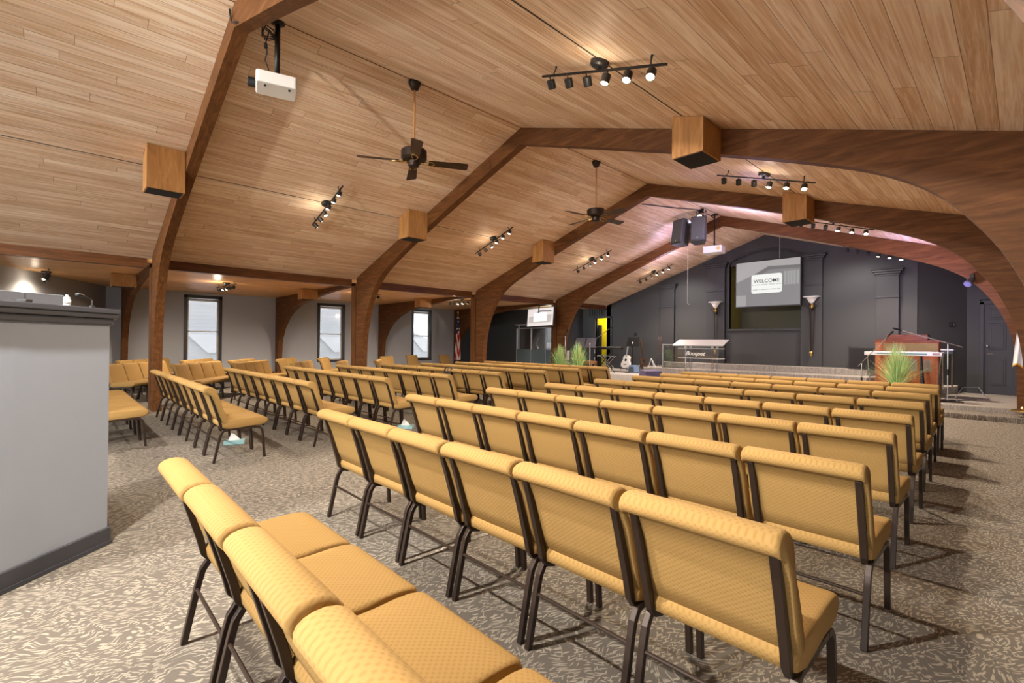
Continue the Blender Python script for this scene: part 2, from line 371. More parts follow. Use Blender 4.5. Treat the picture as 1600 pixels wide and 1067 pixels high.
# pilasters
def pilaster(x0, x1, ztop, zmid, label):
    t = thing('pilaster', label, 'pilaster', ((x0+x1)/2, YF, .76), 0, 'charcoal pilasters of the stage wall'); h = (x1-x0)/2; top = ztop-.76; mid = zmid-.76
    obj('shaft', bx((-h, -.12, 0), (h, -.002, top-.16)), 'charcoal', t, bevel=.006)
    bm = nb()
    for k, (e, za, zb) in enumerate(((.02, -.20, -.15), (.05, -.15, -.09), (.09, -.09, -.03), (.12, -.03, 0))):
        box(bm, (-h-e, -.12-e, top+za), (h+e, -.002, top+zb))
    obj('capital', bm, 'charcoal', t, bevel=.012)
    obj('band', bx((-h-.015, -.145, mid-.03), (h+.015, -.002, mid+.015)), 'charcoal', t, bevel=.008)
pilaster(-9.37, -8.80, 3.62, 2.79, 'leftmost charcoal pilaster on the stage wall, left of the lectern')
pilaster(-7.57, -6.95, 4.20, 3.25, 'charcoal pilaster just left of the arched recess, behind the left torch sconce')
pilaster(-4.64, -4.08, 4.16, 3.23, 'charcoal pilaster just right of the arched recess, behind the right torch sconce')
pilaster(-2.79, -2.29, 3.52, 2.75, 'rightmost charcoal pilaster on the stage wall, above the wooden organ')
# the lit yellow doorway
M['yellow'] = mat('bright yellow paint', (.85, .70, .0), .6)
dd = thing('door_2', '', '', ((DX0+DX1)/2, YF, .39)); del dd['label'], dd['category']; dd['kind'] = 'structure'
w = (DX1-DX0)/2
bm = nb(); box(bm, (-w-.07, -.03, 0), (-w, .1, 2.14)); box(bm, (w, -.03, 0), (w+.07, .1, 2.14)); box(bm, (-w-.07, -.03, 2.07), (w+.07, .1, 2.14)); obj('door_frame', bm, 'charcoal', dd)
obj('door_leaf', bx((-w-.2, .16, 0), (-w+.18, .2, 1.79)), 'black', dd)
struct('wall_hall', bx((-13.2, 17.3, 0), (-11.2, 17.4, 3)), 'yellow')
cb = thing('cabinet', 'low grey cabinet inside the bright yellow doorway', 'cabinet', (-11.95, 17.12, .39))
obj('body', bx((-.22, -.16, 0), (.24, .16, .50)), mat('grey laminate', (.25, .25, .25), .6), cb, bevel=.005); obj('top', bx((-.24, -.18, .50), (.26, .17, .53)), 'charcoal', cb)
struct('floor', bx((-13.2, 16.6, .3), (-11.2, 17.4, .39)), 'carpet')
# vent louvre high on the alcove wall
lv = thing('wall_vent', 'black slatted vent high on the wall above the yellow doorway', 'vent', (-12.4, YF, 2.85))
obj('frame', bx((-.40, -.02, -.30), (.40, 0, .30)), 'black', lv)
for i in range(6): obj('slat', bx((-.37+i*.125, -.05, -.28), (-.31+i*.125, -.02, .28)), 'charcoal', lv)
# stage: two floor steps, main deck, raised tiers with carpeted risers
DECK = [(-18.0, 12.9), (-13, 12.2), (-3.5, 12.2), (-1.2, 13.4), (6.5, 13.4), (6.5, 17.3), (-18, 17.3)]
M['riser'] = carpet_mat(.25); M['riser'].name = 'riser carpet with stage light in its colour'; M['deck'] = carpet_mat(.62); M['deck'].name = 'deck carpet with stage light in its colour'  # paler copies of the carpet: stage light falling on it mixed into the colour
struct('trim_5', slab([(-18.0, 12.4), (-13, 11.7), (-3.4, 11.7), (-1.15, 12.75), (6.5, 12.75), (6.5, 14), (-18, 14)], -.01, .10), 'carpet', bevel=.012)
struct('trim_6', slab(DECK, 0, .2), 'riser', bevel=.012)
struct('trim_7', slab([(-13.1, 13.4), (-9.5, 13.4), (-3.0, 14.1), (-1.9, 14.4), (-1.15, 16.7), (-1.15, 17.2), (-13.1, 16.6)], .15, .39), 'deck', bevel=.012)
struct('trim_8', slab([(-10.3, 16.57), (-9.6, 15.2), (-2.75, 15.2), (-2.3, 16.57)], .3, .58), 'riser', bevel=.012)
struct('trim_9', slab([(-9.5, 16.57), (-8.9, 16.0), (-2.9, 16.0), (-2.3, 16.57)], .5, .76), 'riser', bevel=.012)

# ------------------------------------------------------------------ timber frames
IN = [(0, 4.69), (1.5, 4.2), (2.3, 3.93), (2.8, 3.755), (3.28, 3.575), (3.84, 3.36), (4.43, 3.11), (4.75, 2.93), (5.0, 2.73), (5.2, 2.48), (5.38, 2.18), (5.52, 1.83), (5.60, 1.5), (5.65, 1.0), (5.665, 0)]
def spline(P, k=4):
    out = []
    for i in range(len(P)-1):
        p0, p1, p2, p3 = P[max(i-1, 0)], P[i], P[i+1], P[min(i+2, len(P)-1)]
        for j in range(k):
            t = j/k; out.append(tuple(.5*(2*b+(c-a)*t+(2*a-5*b+4*c-d)*t*t+(3*b-a-3*c+d)*t**3) for a, b, c, d in zip(p0, p1, p2, p3)))
    return out+[P[-1]]
IN = IN[:3]+spline(IN[3:])
OUTX = 6.0
def frame(y, z0, label, kr=1.):
    t = thing('timber_arch', label, 'arch', (RX, y, 0), 0, 'laminated timber arches of the nave')
    for s in (-1, 1):
        bm = nb(); th = .14; kx = kr if s > 0 else 1.
        def P2(u): return s*(u if u < 2.3 else 2.3+(u-2.3)*(1+(kx-1)*1.7))
        outer = [(s*u, RZ-SL*u-.002) for u, v in IN if u <= 5.2] + [(s*OUTX, RZ-SL*OUTX-.01)]; OX = OUTX+(.33 if kx > 1 else 0)
        pts_i = [(P2(u), max(v, z0)) for u, v in IN]
        # strip between roof line and curved soffit down to the knee, then the leg
        ring = [(o, i) for o, i in zip(outer[:-1], pts_i)]
        k = len(ring); leg = pts_i[k:]
        ring += [((s*(5.2+(OX-5.2)*(j+1)/len(leg)), RZ-SL*(5.2+(OX-5.2)*(j+1)/len(leg))-.003) if j < 2 else (s*OX, max(z0, p[1])), p) for j, p in enumerate(leg)]
        ring[k+1] = ((s*OX, RZ-SL*OX-.003), leg[1])
        F_ = [[bm.verts.new((q[0], yy, q[1])) for yy in (0, th)] for q, _ in ring]; I_ = [[bm.verts.new((q[0], yy, q[1])) for yy in (0, th)] for _, q in ring]
        for j in range(len(ring)-1):
            bm.faces.new((F_[j][0], F_[j+1][0], I_[j+1][0], I_[j][0])); bm.faces.new((F_[j][1], I_[j][1], I_[j+1][1], F_[j+1][1]))
            bm.faces.new((F_[j][0], F_[j][1], F_[j+1][1], F_[j+1][0])); bm.faces.new((I_[j][0], I_[j+1][0], I_[j+1][1], I_[j][1]))
        bm.faces.new((F_[0][0], I_[0][0], I_[0][1], F_[0][1])); bm.faces.new((F_[-1][0], F_[-1][1], I_[-1][1], I_[-1][0]))
        obj('arch_half', bm, 'beam', t)
    return t
FL = ['nearest timber arch, its ridge cut off at the top edge above the white projector',
      'second timber arch from the camera, spanning the right foreground with a speaker box',
      'third timber arch from the camera, beyond the second ceiling fan',
      'farthest timber arch, standing on the stage edge in violet light']
for y, l, z0, kr in zip(FY, FL, (0, 0, 0, .2), (1.055, 1.043, 1.017, 1.)): frame(y, z0, l, kr)
WL = ['first', 'second', 'third', 'fourth']
for k, y in enumerate(FY):
    z0 = .2 if k == 3 else 0
    t = thing('wing_beam', 'timber half arch across the left wing ceiling, %s from the sound booth' % WL[k], 'beam', (0, y, 0), 0, 'half arches of the left wing')
    low = [(-17.80, z0), (-17.78, .54), (-17.66, 1.44), (-17.35, 1.85), (-16.96, 2.14), (-16.5, 2.36), (-15.9, 2.53), (-14.58, 2.70), (-13.3, 2.79), (-12.02, 2.83)]
    top = [(-18.05, z0), (-18.05, .54), (-18.05, 1.44), (-18.05, 2.2), (-18.05, WZ-.005), (-16.5, WZ-.005), (-15.9, WZ-.005), (-14.58, WZ-.005), (-13.3, WZ-.005), (-12.02, WZ-.005)]
    bm = nb(); A = [[bm.verts.new((x, yy, z)) for yy in (0, .14)] for x, z in top]; B = [[bm.verts.new((x, yy, z)) for yy in (0, .14)] for x, z in low]
    for j in range(len(top)-1):
        bm.faces.new((A[j][0], A[j+1][0], B[j+1][0], B[j][0])); bm.faces.new((A[j][1], B[j][1], B[j+1][1], A[j+1][1]))
        bm.faces.new((A[j][0], A[j][1], A[j+1][1], A[j+1][0])); bm.faces.new((B[j][0], B[j+1][0], B[j+1][1], B[j][1]))
    bm.faces.new((A[0][0], B[0][0], B[0][1], A[0][1])); bm.faces.new((A[-1][0], A[-1][1], B[-1][1], B[-1][0]))
    obj('half_arch', bm, 'beam', t)
    obj('post', bx((-12.0, -.01, z0), (-11.765, .15, 2.80)), 'post', t, bevel=.004)
# wooden speaker boxes fixed to the frames
def spk(x, y, zb, zt0, zt1, label):
    t = thing('speaker_box', label, 'speaker', (x, y, zb), 0, 'plywood speaker boxes on the beams')
    h = .185; d = .46; bm = nb(); A = [bm.verts.new(p) for p in ((-h, -d, 0), (h, -d, 0), (h, -.004, 0), (-h, -.004, 0))]; B = [bm.verts.new(p) for p in ((-h, -d, zt0-zb), (h, -d, zt1-zb), (h, -.004, zt1-zb), (-h, -.004, zt0-zb))]
    for i in range(4): bm.faces.new((A[i], A[(i+1) % 4], B[(i+1) % 4], B[i]))
    bm.faces.new(A[::-1]); bm.faces.new(B); obj('cabinet', bm, 'box', t, bevel=.006)
    obj('grille', bx((-h+.02, -d+.02, -.006), (h-.02, -.03, .004)), 'grille', t)
for x, y, l in ((-8.52, FY[0], 'plywood speaker box on the nearest arch, left of the white projector'), (-8.66, FY[1], 'plywood speaker box on the left slope of the second arch'), (-8.66, FY[2], 'plywood speaker box on the left slope of the third arch, below the far fan'),
                (-2.58, FY[1], 'large plywood speaker box with black base on the right slope of the second arch'), (-2.66, FY[2], 'plywood speaker box on the right slope of the third arch')):
    spk(x, y, 3.5, roofz(x-.185)-.004, roofz(x+.185)-.004, l)
for y, l in zip(FY[:3], ('plywood box on the wing beam just above the sound booth', 'plywood box on the wing beam behind the second column', 'plywood box on the wing beam near the third window')):
    spk(-14.4, y, 2.60, WZ-.004, WZ-.004, l)
# ------------------------------------------------------------------ chairs
W = .552
SEAT = smoothloop([(.165, .365), (.155, .44), (.22, .472), (.40, .480), (.56, .484), (.63, .470), (.645, .43), (.60, .385), (.40, .37)], 1)
BACK = smoothloop([(.165, .425), (.050, .775), (.004, .778), (-.022, .80), (-.022, .83), (.006, .85), (.055, .853), (.095, .83), (.118, .77), (.150, .67), (.205, .50), (.225, .44), (.205, .42)], 1)
def build_chair():
    t = thing('church_chair', '', 'chair')
    obj('seat', cushion(SEAT, .525, .02), 'fabric', t, smooth=True)
    obj('backrest', cushion(BACK, .530, .018), 'fabric', t, smooth=True)
    for s in (-1, 1):
        x = s*.233
        obj('back_upright', tube(nb(), [(x, .042, .775), (x, .085, .64), (x, .135, .47), (x, .152, .40), (x, .180, .365), (x, .23, .352)], .0145, square=True), 'bronze', t, bevel=.003)
        x = s*.249
        obj('leg', tube(nb(), [(x, .215, .362), (x, .175, .352), (x, .150, .315), (x, .135, .26), (x, .08, 0)], .0135, square=True), 'bronze', t, bevel=.003)
        obj('leg', tube(nb(), [(x, .50, .368), (x, .545, .362), (x, .575, .33), (x, .585, .27), (x, .605, 0)], .0135, square=True), 'bronze', t, bevel=.003)
        obj('seat_rail', tube(nb(), [(x, .20, .362), (x, .52, .367)], .012, square=True), 'bronze', t)
    obj('stretcher', tube(nb(), [(-.24, .128, .235), (.24, .128, .235)], .008, 8), 'bronze', t)
    return t
proto = build_chair(); used = [False]
def place(x, y, rz, label, group, first=[True]):
    o = proto if first[0] else copy_tree(proto); first[0] = False
    o.location = (x, y, 0); o.rotation_euler = (0, 0, rz + random.uniform(-.008, .008)); o['label'] = label; o['category'] = 'chair'; o['group'] = group
    return o
# right block, rows counted from the camera: (right end x, back top y, chairs)
RR = [(-.42, .35, 4), (-.445, 1.476, 6), (-.46, 2.584, 7), (-.521, 3.714, 7), (-.565, 4.774, 7), (-.615, 5.928, 7), (-.687, 7.084, 7), (-.705, 8.036, 7), (-.784, 8.98, 7)]
RN = ['row cut off by the bottom edge', 'first full row of right block'] + ['%s full row of right block' % o for o in ORD[1:7]] + ['stage front row of right block']
for (xr, y, n), nm in zip(RR, RN):
    for j in range(n):
        place(xr-W*(j+.5), y+random.uniform(-.006, .006), 0, 'gold chair, %s from the right aisle, %s' % (ORD[j], nm), 'gold chairs of the right block')
LR = [(-7.75, .22, 6), (-6.17, 1.20, 8), (-6.316, 2.367, 8), (-6.43, 3.513, 8), (-6.464, 4.674, 8), (-6.48, 5.80, 8), (-6.385, 6.89, 8), (-6.528, 8.12, 8), (-6.561, 9.20, 8)]
LN = ['middle block row behind the sound booth', 'middle block row touching the nearest column'] + ['%s middle block row beyond the column' % o for o in ORD[0:6]] + ['stage front row of middle block']
for (xr, y, n), nm in zip(LR, LN):
    for j in range(n):
        place(xr-W*(j+.5), y+random.uniform(-.006, .006), 0, 'gold chair, %s from the right end, %s' % (ORD[j], nm), 'gold chairs of the middle block')
# left wing: rows turned towards the stage; seen from the front
WR = [((-13.15, .64), 4, 'row beside the sound booth'), ((-15.4, 1.02), 4, 'back row behind the nearest column'), ((-12.62, 1.76), 4, 'row just right of the nearest column'),
      ((-15.0, 2.29), 3, 'row below the first window'), ((-12.77, 2.95), 4, 'row right of the first window'), ((-14.45, 3.27), 3, 'back row right of the first window'),
      ((-14.88, 4.60), 3, 'back row at the second wing beam'), ((-12.30, 4.13), 3, 'row right of the second wing beam'), ((-15.19, 5.93), 2, 'pair under the second window'),
      ((-12.53, 5.39), 2, 'pair left of the second column'), ((-12.7, 6.55), 2, 'pair right of the second column')]
ang = math.radians(145); e = Vector((math.cos(ang), math.sin(ang))); rzw = ang - PI
for (ax, ay), n, nm in WR:
    for j in range(n):
        p = Vector((ax, ay)) + e*W*(j+.5)
        place(p.x, p.y, rzw, 'gold chair facing us, %s from left, %s' % (ORD[j], nm), 'gold chairs of the left wing')
for x, y, nm in ((-16.4, 8.95, 'gold chair seen edge on beside the third wing beam'), (-17.1, 10.45, 'gold chair seen edge on under the third window'), (-16.9, 11.9, 'gold chair seen edge on between the third window and the striped flag')):
    place(x, y, math.radians(-85), nm, 'gold chairs of the left wing')

# ------------------------------------------------------------------ sound booth
path = [(-3.70, -2.6), (-3.70, -.30), (-3.81, -.18), (-4.23, .25), (-5.6, .25)]
def ribbon(path, off, w, z0, z1):
    """wall of thickness w along a polyline, its outer face pushed out by off (outside = camera side, right of travel)"""
    P = [Vector(p) for p in path]; out = []; inn = []
    for i, p in enumerate(P):
        ns = []
        if i: d = (p-P[i-1]).normalized(); ns.append(Vector((d.y, -d.x)))
        if i < len(P)-1: d = (P[i+1]-p).normalized(); ns.append(Vector((d.y, -d.x)))
        m = sum(ns, Vector((0, 0))).normalized(); k = 1/max(.5, m.dot(ns[0]))
        out.append(p+m*k*off); inn.append(p+m*k*(off-w))
    bm = nb()
    V = [[bm.verts.new((q.x, q.y, z)) for q in L for z in (z0, z1)] for L in (out, inn)]
    for i in range(len(P)-1):
        o, n_ = V[0], V[1]; a, b, c, d = 2*i, 2*i+1, 2*i+2, 2*i+3
        bm.faces.new((o[a], o[c], o[d], o[b])); bm.faces.new((n_[a], n_[b], n_[d], n_[c])); bm.faces.new((o[b], o[d], n_[d], n_[b])); bm.faces.new((o[a], n_[a], n_[c], o[c]))
    k = 2*len(P)-2
    bm.faces.new((V[0][0], V[0][1], V[1][1], V[1][0])); bm.faces.new((V[0][k], V[1][k], V[1][k+1], V[0][k+1])); return bm
bt = thing('sound_booth', 'pale grey half wall of the sound booth with dark moulded cap and base', 'sound booth', (0, 0, 0))
obj('wall_panel', ribbon(path, 0, .14, 0, 1.50), 'booth_wall', bt)
obj('base_moulding', ribbon(path, .018, .018, 0, .115), 'dark_trim', bt, bevel=.004); obj('base_moulding', ribbon(path, .028, .028, 0, .025), 'dark_trim', bt)
cp = obj('cap', ribbon(path, .055, .25, 1.545, 1.58), 'dark_trim', bt, bevel=.006)
obj('cap_moulding', ribbon(path, .045, .05, 1.515, 1.545), 'dark_trim', bt, bevel=.004); obj('cap_moulding', ribbon(path, .022, .03, 1.475, 1.515), 'dark_trim', bt, bevel=.004)
# things on the booth cap
t = thing('intercom', 'small black intercom box with short aerial on the booth cap', 'device', (-3.83, -.14, 1.58), math.radians(45))
obj('case', bx((-.028, -.018, 0), (.028, .018, .018)), 'black', t, bevel=.004); obj('aerial', tube(nb(), [(0, 0, .02), (0, 0, .05)], .004, 6), 'black', t)
t = thing('bottle', 'small clear bottle with white label on the booth cap', 'bottle', (-4.0, .035, 1.58))
obj('body', lathe(nb(), [(.018, 0), (.018, .05), (.008, .056), (.008, .066)], 14), mat('pale plastic', (.42, .50, .50), .3), t); obj('label', lathe(nb(), [(.0185, .012), (.0185, .036)], 14), 'white', t, smooth=True)
t = thing('desk_lamp', 'black gooseneck lamp rising from the booth cap', 'lamp', (-4.10, .155, 1.58), 0)
obj('base', lathe(nb(), [(.014, 0), (.014, .012), (.006, .016)], 12), 'black', t); obj('neck', tube(nb(), [(0, 0, .01), (0, 0, .05), (.02, -.02, .058), (.045, -.045, .07)], .0035, 6), 'black', t)
obj('lamp_head', tube(nb(), [(.04, -.04, .068), (.06, -.06, .074), (.075, -.075, .072)], [.007, .013, .012], 10), 'black', t, smooth=True)
t = thing('partition', 'pale grey upright partition panel behind the booth cap', 'partition', (0, 0, 0))
obj('panel', wallseg(nb(), (-9.3, .02), (-8.5, -1.6), 0, 1.99, .07), 'booth_wall', t, bevel=.005)
for a, b in (((-9.25, -.08), (-9.2, -.18)), ((-8.60, -1.40), (-8.55, -1.5))): obj('foot', wallseg(nb(), a, b, 0, .05, .35, 1), 'dark_trim', t)

# ------------------------------------------------------------------ track lights
def build_track():
    t = thing('track_light', '', 'track light'); L = .73
    obj('canopy', lathe(nb(), [(.085, 0), (.085, -.035), (.07, -.05), (0, -.052)], 24), 'black', t, smooth=False)
    obj('rail', tube(nb(), [(-L, 0, -.085), (L, 0, -.085)], .009, square=True), 'blackmetal', t)
    for s in (-1, 1): obj('rail_support', tube(nb(), [(s*.56, 0, 0), (s*.56, 0, -.03), (s*.575, 0, -.085)], [.012, .006, .006], 8), 'blackmetal', t)
    obj('stem', tube(nb(), [(0, 0, -.045), (0, 0, -.085)], .02, 10), 'blackmetal', t)
    return t
tracks = []
def head(t, x, tilt, yaw, lit):
    """a cylinder lamp hanging below the rail, aimed by tilt and yaw"""
    h = obj('lamp_head', lathe(nb(), [(0, .0), (.038, 0), (.040, -.004), (.040, -.082), (.036, -.082), (.035, -.05), (0, -.05)], 18), 'black', t)
    R_ = Matrix.Rotation(yaw, 4, 'Z') @ Matrix.Rotation(tilt, 4, 'X')
    h.matrix_local = Matrix.Translation((x, 0, -.125)) @ R_
    obj('lens', lathe(nb(), [(.035, -.072), (.032, -.079), (0, -.083)], 18), 'lens_on' if lit else 'lens_off', h, smooth=True)
    obj('arm', tube(nb(), [(0, 0, 0), (0, 0, .04)], .006, 6), 'blackmetal', h)
def track(x, y, z, rz, pitch, heads, label):
    t = build_track() if not tracks else None
    if t is None:
        t = tracks[0].copy(); C.objects.link(t)
        for ch in tracks[0].children:
            if ch.name.split('.')[0] in ('canopy', 'rail', 'rail_support', 'stem'): copy_tree(ch, t)
    tracks.append(t)
    t.matrix_world = Matrix.Translation((x, y, z)) @ Matrix.Rotation(rz, 4, 'Z') @ Matrix.Rotation(pitch, 4, 'Y')
    t['label'] = label; t['category'] = 'track light'; t['group'] = 'black six lamp track lights'
    for k, (ti, ya, li) in enumerate(heads): head(t, -.6+.24*k, ti, ya, li)
    return t
sl = math.atan(SL)
TY = [3.58, 7.68, 11.58, 15.1]
away = (math.radians(38), 0., False); cam_ = (math.radians(-32), 0., True); side = (math.radians(-28), math.radians(-45), True)
TL = ['left slope track light nearest the camera, beyond the first ceiling fan', 'second track light along the left slope, above the third column', 'third track light along the left slope, between third and fourth arches', 'last track light on the left slope, next to the stage wall']
for y, l in zip(TY, TL):
    x = -8.86; track(x, y, roofz(x), 0, -sl, [away, away, (math.radians(15), 0, True), side, side, side], l)
TR = ['track light overhead at top right, nearest on the right slope', 'track light on the right slope below the second arch', 'track light on the right slope below the third arch box', 'track light on the right slope just before the stage wall']
for y, l in zip(TY[:3]+[15.6], TR):
    x = -2.66; track(x, y, roofz(x), 0, sl, [away, away, away, (math.radians(-12), math.radians(30), True), (math.radians(-25), math.radians(35), True), (math.radians(-35), math.radians(35), True)], l)
for x, y, l in ((-14.4, 3.2, 'track light on the wing ceiling above the first window'), (-15.1, -.22, 'bright track light on the wing ceiling above the sound booth'), (-14.0, 7.0, 'track light on the wing ceiling behind the second column'), (-13.3, 10.1, 'track light on the wing ceiling left of the third column')):
    track(x, y, WZ, math.radians(5), 0, [away, away, cam_, cam_, side, side], l)

# ------------------------------------------------------------------ ceiling fans
def fan(x, y, label, a0):
    t = thing('ceiling_fan', label, 'ceiling fan', (x, y, RZ-.01), 0, 'dark ceiling fans on the ridge')
    obj('canopy', lathe(nb(), [(.085, 0), (.085, -.03), (.05, -.11), (.02, -.12)], 20), 'fanmetal', t, smooth=True)
    obj('downrod', tube(nb(), [(0, 0, -.11), (0, 0, -.93)], .013, 10), 'rod', t)
    obj('motor', lathe(nb(), [(.03, -.92), (.165, -.945), (.175, -.96), (.175, -1.06), (.15, -1.085), (.08, -1.10), (.075, -1.16), (.05, -1.18), (0, -1.185)], 28), 'fanmetal', t, smooth=False)
    for k in range(4):
        a = a0 + k*PI/2; R_ = Matrix.Rotation(a, 4, 'Z') @ Matrix.Translation((0, 0, -1.10)) @ Matrix.Rotation(math.radians(-13), 4, 'X')
        bm = nb(); prism(bm, [(.20, -.055), (.27, -.06), (.72, -.078), (.745, -.06), (.745, .06), (.72, .078), (.27, .06), (.20, .055)], 'z', -.005, .005)
        b = obj('blade', bm, 'blade', t, bevel=.003); b.matrix_local = R_
        bm = nb(); tube(bm, [(.09, 0, -.008), (.16, .03, -.012), (.25, .045, -.010)], .007, 6); tube(bm, [(.09, 0, -.008), (.16, -.03, -.012), (.25, -.045, -.010)], .007, 6); tube(bm, [(.24, -.045, -.010), (.29, 0, -.010), (.24, .045, -.010)], .007, 6)
        obj('blade_bracket', bm, 'brass', b)
fan(RX, 3.52, 'nearest dark ceiling fan with four blades on a long amber rod', math.atan2(-3.52, 5.73) + .05)
fan(RX, 7.62, 'farther dark ceiling fan between the second and third arches', math.atan2(-7.62, 5.73) + PI/4)

# ------------------------------------------------------------------ projectors, loudspeakers
t = thing('projector', 'white projector on a black drop pole near the top edge', 'projector', (RX, 1.75, 4.94), math.radians(226.7-180+28), 'ceiling projectors')
obj('mount_plate', lathe(nb(), [(.07, .005), (.075, -.012), (.03, -.03)], 20), 'blackmetal', t)
obj('drop_pole', tube(nb(), [(0, 0, -.01), (0, 0, -.62)], .028, 14), 'blackmetal', t, smooth=True)
obj('bracket', bx((-.09, -.06, -.645), (.09, .06, -.615)), 'blackmetal', t)
obj('housing', prism(nb(), rrect(-.21, -.165, .20, .165, .035), 'z', -.775, -.645), 'white', t, bevel=.012)
obj('lens_barrel', tube(nb(), [(-.20, .07, -.70), (-.285, .07, -.70)], .052, 20), 'black', t); obj('lens_glass', tube(nb(), [(-.284, .07, -.70), (-.29, .07, -.70)], .042, 20), mat('blue coated lens', (.02, .10, .25), .05), t)
for s in (-1, 1): obj('foot', lathe(nb(), [(.012, -.79), (.012, -.775)], 10, (s*.12, -.1, 0)), 'black', t)
pts = [(.06*math.cos(i*.7)+.10, .09*math.sin(i*.7)-.02, -.12-.02*(i % 5)) for i in range(26)]
t = thing('cable_coil', 'coiled black cables hanging beside the projector pole', 'cable', (-5.82, 1.60, 4.93), .8)
obj('coil', tube(nb(), [(0, 0, 0)] + pts, .006, 6), 'black', t); obj('loose_lead', tube(nb(), [(.1, 0, -.1), (.03, .05, -.22), (.05, .05, -.32), (.02, .06, -.40), (.05, .06, -.47), (.07, .07, -.55)], .007, 6), 'black', t)
obj('plug', tube(nb(), [(.03, .05, -.22), (.035, .05, -.27)], .02, 8), 'black', t); obj('loose_lead', tube(nb(), [(.14, 0, -.14), (.18, .02, -.22), (.18, .03, -.30)], .006, 6), 'black', t)
o = obj('arch_cable', tube(nb(), [(RX-.12, 1.30, 4.95), (RX-.08, 1.295, 4.86), (RX+.02, 1.29, 4.72), (RX+.16, 1.295, 4.66), (RX+.22, 1.40, 4.65)], .010, 8), 'black'); tag(o, 'grey cable looping around the apex of the nearest arch', 'cable')
t = thing('projector', 'far white projector hanging on a thin rod before the stage', 'projector', (-5.77, 12.98, 4.94), math.radians(8), 'ceiling projectors')
obj('mount_plate', bx((-.09, -.06, -.02), (.09, .06, .0)), 'blackmetal', t); obj('drop_pole', tube(nb(), [(0, 0, -.01), (0, 0, -.88)], .02, 10), 'blackmetal', t)
obj('housing', prism(nb(), rrect(-.26, -.2, .24, .2, .05), 'z', -1.07, -.88), 'white', t, bevel=.015)
obj('lens_barrel', tube(nb(), [(.16, -.19, -.97), (.16, -.22, -.97)], .05, 16), mat('amber lens ring', (.7, .55, .25), .3), t)
M['speaker'] = mat('dark slate loudspeaker', (.04, .045, .052), .5)
M['speaker_grille'] = mat('slate blue mesh grille', (.085, .095, .11), .6)
def hang_speaker(x, y, rz, label):
    t = thing('loudspeaker', label, 'speaker', (x, y, 4.02), rz, 'pair of hanging loudspeakers')
    R_ = Matrix.Rotation(math.radians(-9), 4, 'X')
    def add(nm, bm, m, **k):
        o = obj(nm, bm, m, t, **k); o.matrix_local = R_; return o
    add('cabinet', prism(nb(), [(-.17, 0), (.17, 0), (.20, .10), (.12, .34), (-.12, .34), (-.20, .10)], 'z', 0, .66), 'speaker', bevel=.012)
    add('grille', prism(nb(), [(-.16, -.018), (.16, -.018), (.165, .01), (-.165, .01)], 'z', .03, .63), 'speaker_grille', bevel=.008)
    add('badge', bx((-.012, -.024, .06), (.012, -.018, .10)), 'silver')
    for xx in (-.12, .12): add('hanging_wire', tube(nb(), [(xx, .2, .65), (xx, .12, .96)], .004, 6), 'silver')
hang_speaker(-6.22, 11.70, math.radians(-14), 'left loudspeaker of the pair hanging before the stage'); hang_speaker(-5.66, 11.75, math.radians(16), 'right loudspeaker of the pair hanging before the stage')
t = thing('stage_light', 'bright stage lamp clamped above the hanging loudspeakers', 'stage light', (-5.80, 12.25, 4.93))
obj('clamp', bx((-.05, -.05, -.08), (.05, .05, .02)), 'blackmetal', t); 
for s in (-1, 1): obj('yoke_arm', bx((s*.12-.01, -.03, -.27), (s*.12+.01, .03, -.04)), 'chrome', t)
obj('yoke', bx((-.13, -.03, -.075), (.13, .03, -.05)), 'chrome', t)
obj('lamp_body', tube(nb(), [(0, .10, -.18), (0, -.08, -.24)], [.08, .10], 18), 'blackmetal', t); obj('lens', tube(nb(), [(0, -.081, -.24), (0, -.09, -.243)], .09, 18), mat('lit white lens', (1, 1, 1), .3, emit=(.9, .92, 1), es=8), t)
o = obj('drop_cable', tube(nb(), [(-6.11, 12.15, 4.86), (-6.11, 12.15, 2.53), (-6.10, 12.14, 2.47), (-6.05, 12.12, 2.45)], .005, 6), mat('white cord', (.8, .78, .76), .5)); tag(o, 'thin white cord hanging straight down below the hanging loudspeakers', 'cord')
o = obj('ceiling_cable', tube(nb(), [(-6.3, 10.2, 4.76), (-6.05, 11.3, 4.84), (-5.85, 12.1, 4.92), (-5.75, 12.7, 4.85), (-5.72, 13.2, 4.74)], .013, 8), 'black'); tag(o, 'black cable draped along the ridge between third and fourth arches', 'cable')
# ------------------------------------------------------------------ stage wall: screen, sconces, door
M['screen_bg'] = mat('projected grey sky', (.1, .1, .1), .8, emit=(.24, .24, .235), es=1.); M['screen_mid'] = mat('projected grey gable', (.05, .05, .05), .8, emit=(.10, .10, .10), es=1.)
M['screen_dk'] = mat('projected grey wall', (.06, .06, .06), .8, emit=(.145, .145, .15), es=1.); M['screen_lt'] = mat('projected pale glazing', (.08, .08, .08), .8, emit=(.22, .225, .225), es=1.)
M['card'] = mat('projected white card', (.12, .12, .12), .8, emit=(.60, .62, .59), es=1.); M['ink'] = mat('projected dark ink', (.05, .05, .05), .8, emit=(.03, .035, .035), es=1.); M['ink2'] = mat('projected grey ink', (.1, .1, .1), .8, emit=(.34, .36, .355), es=1.)
t = thing('projection_screen', 'wide hanging projection screen reading WELCOME on the stage wall', 'screen', (-5.53, 16.22, 2.64)); hw = .935; H = 1.42
obj('screen_frame', bx((-hw-.03, -.005, -.04), (hw+.03, .035, H+.03)), 'black', t, bevel=.004)
obj('picture', bx((-hw, -.010, 0), (hw, -.004, H)), 'screen_bg', t)
def flat(nm, poly, d, m): obj(nm, prism(nb(), poly, 'y', d-.001, d), m, t)
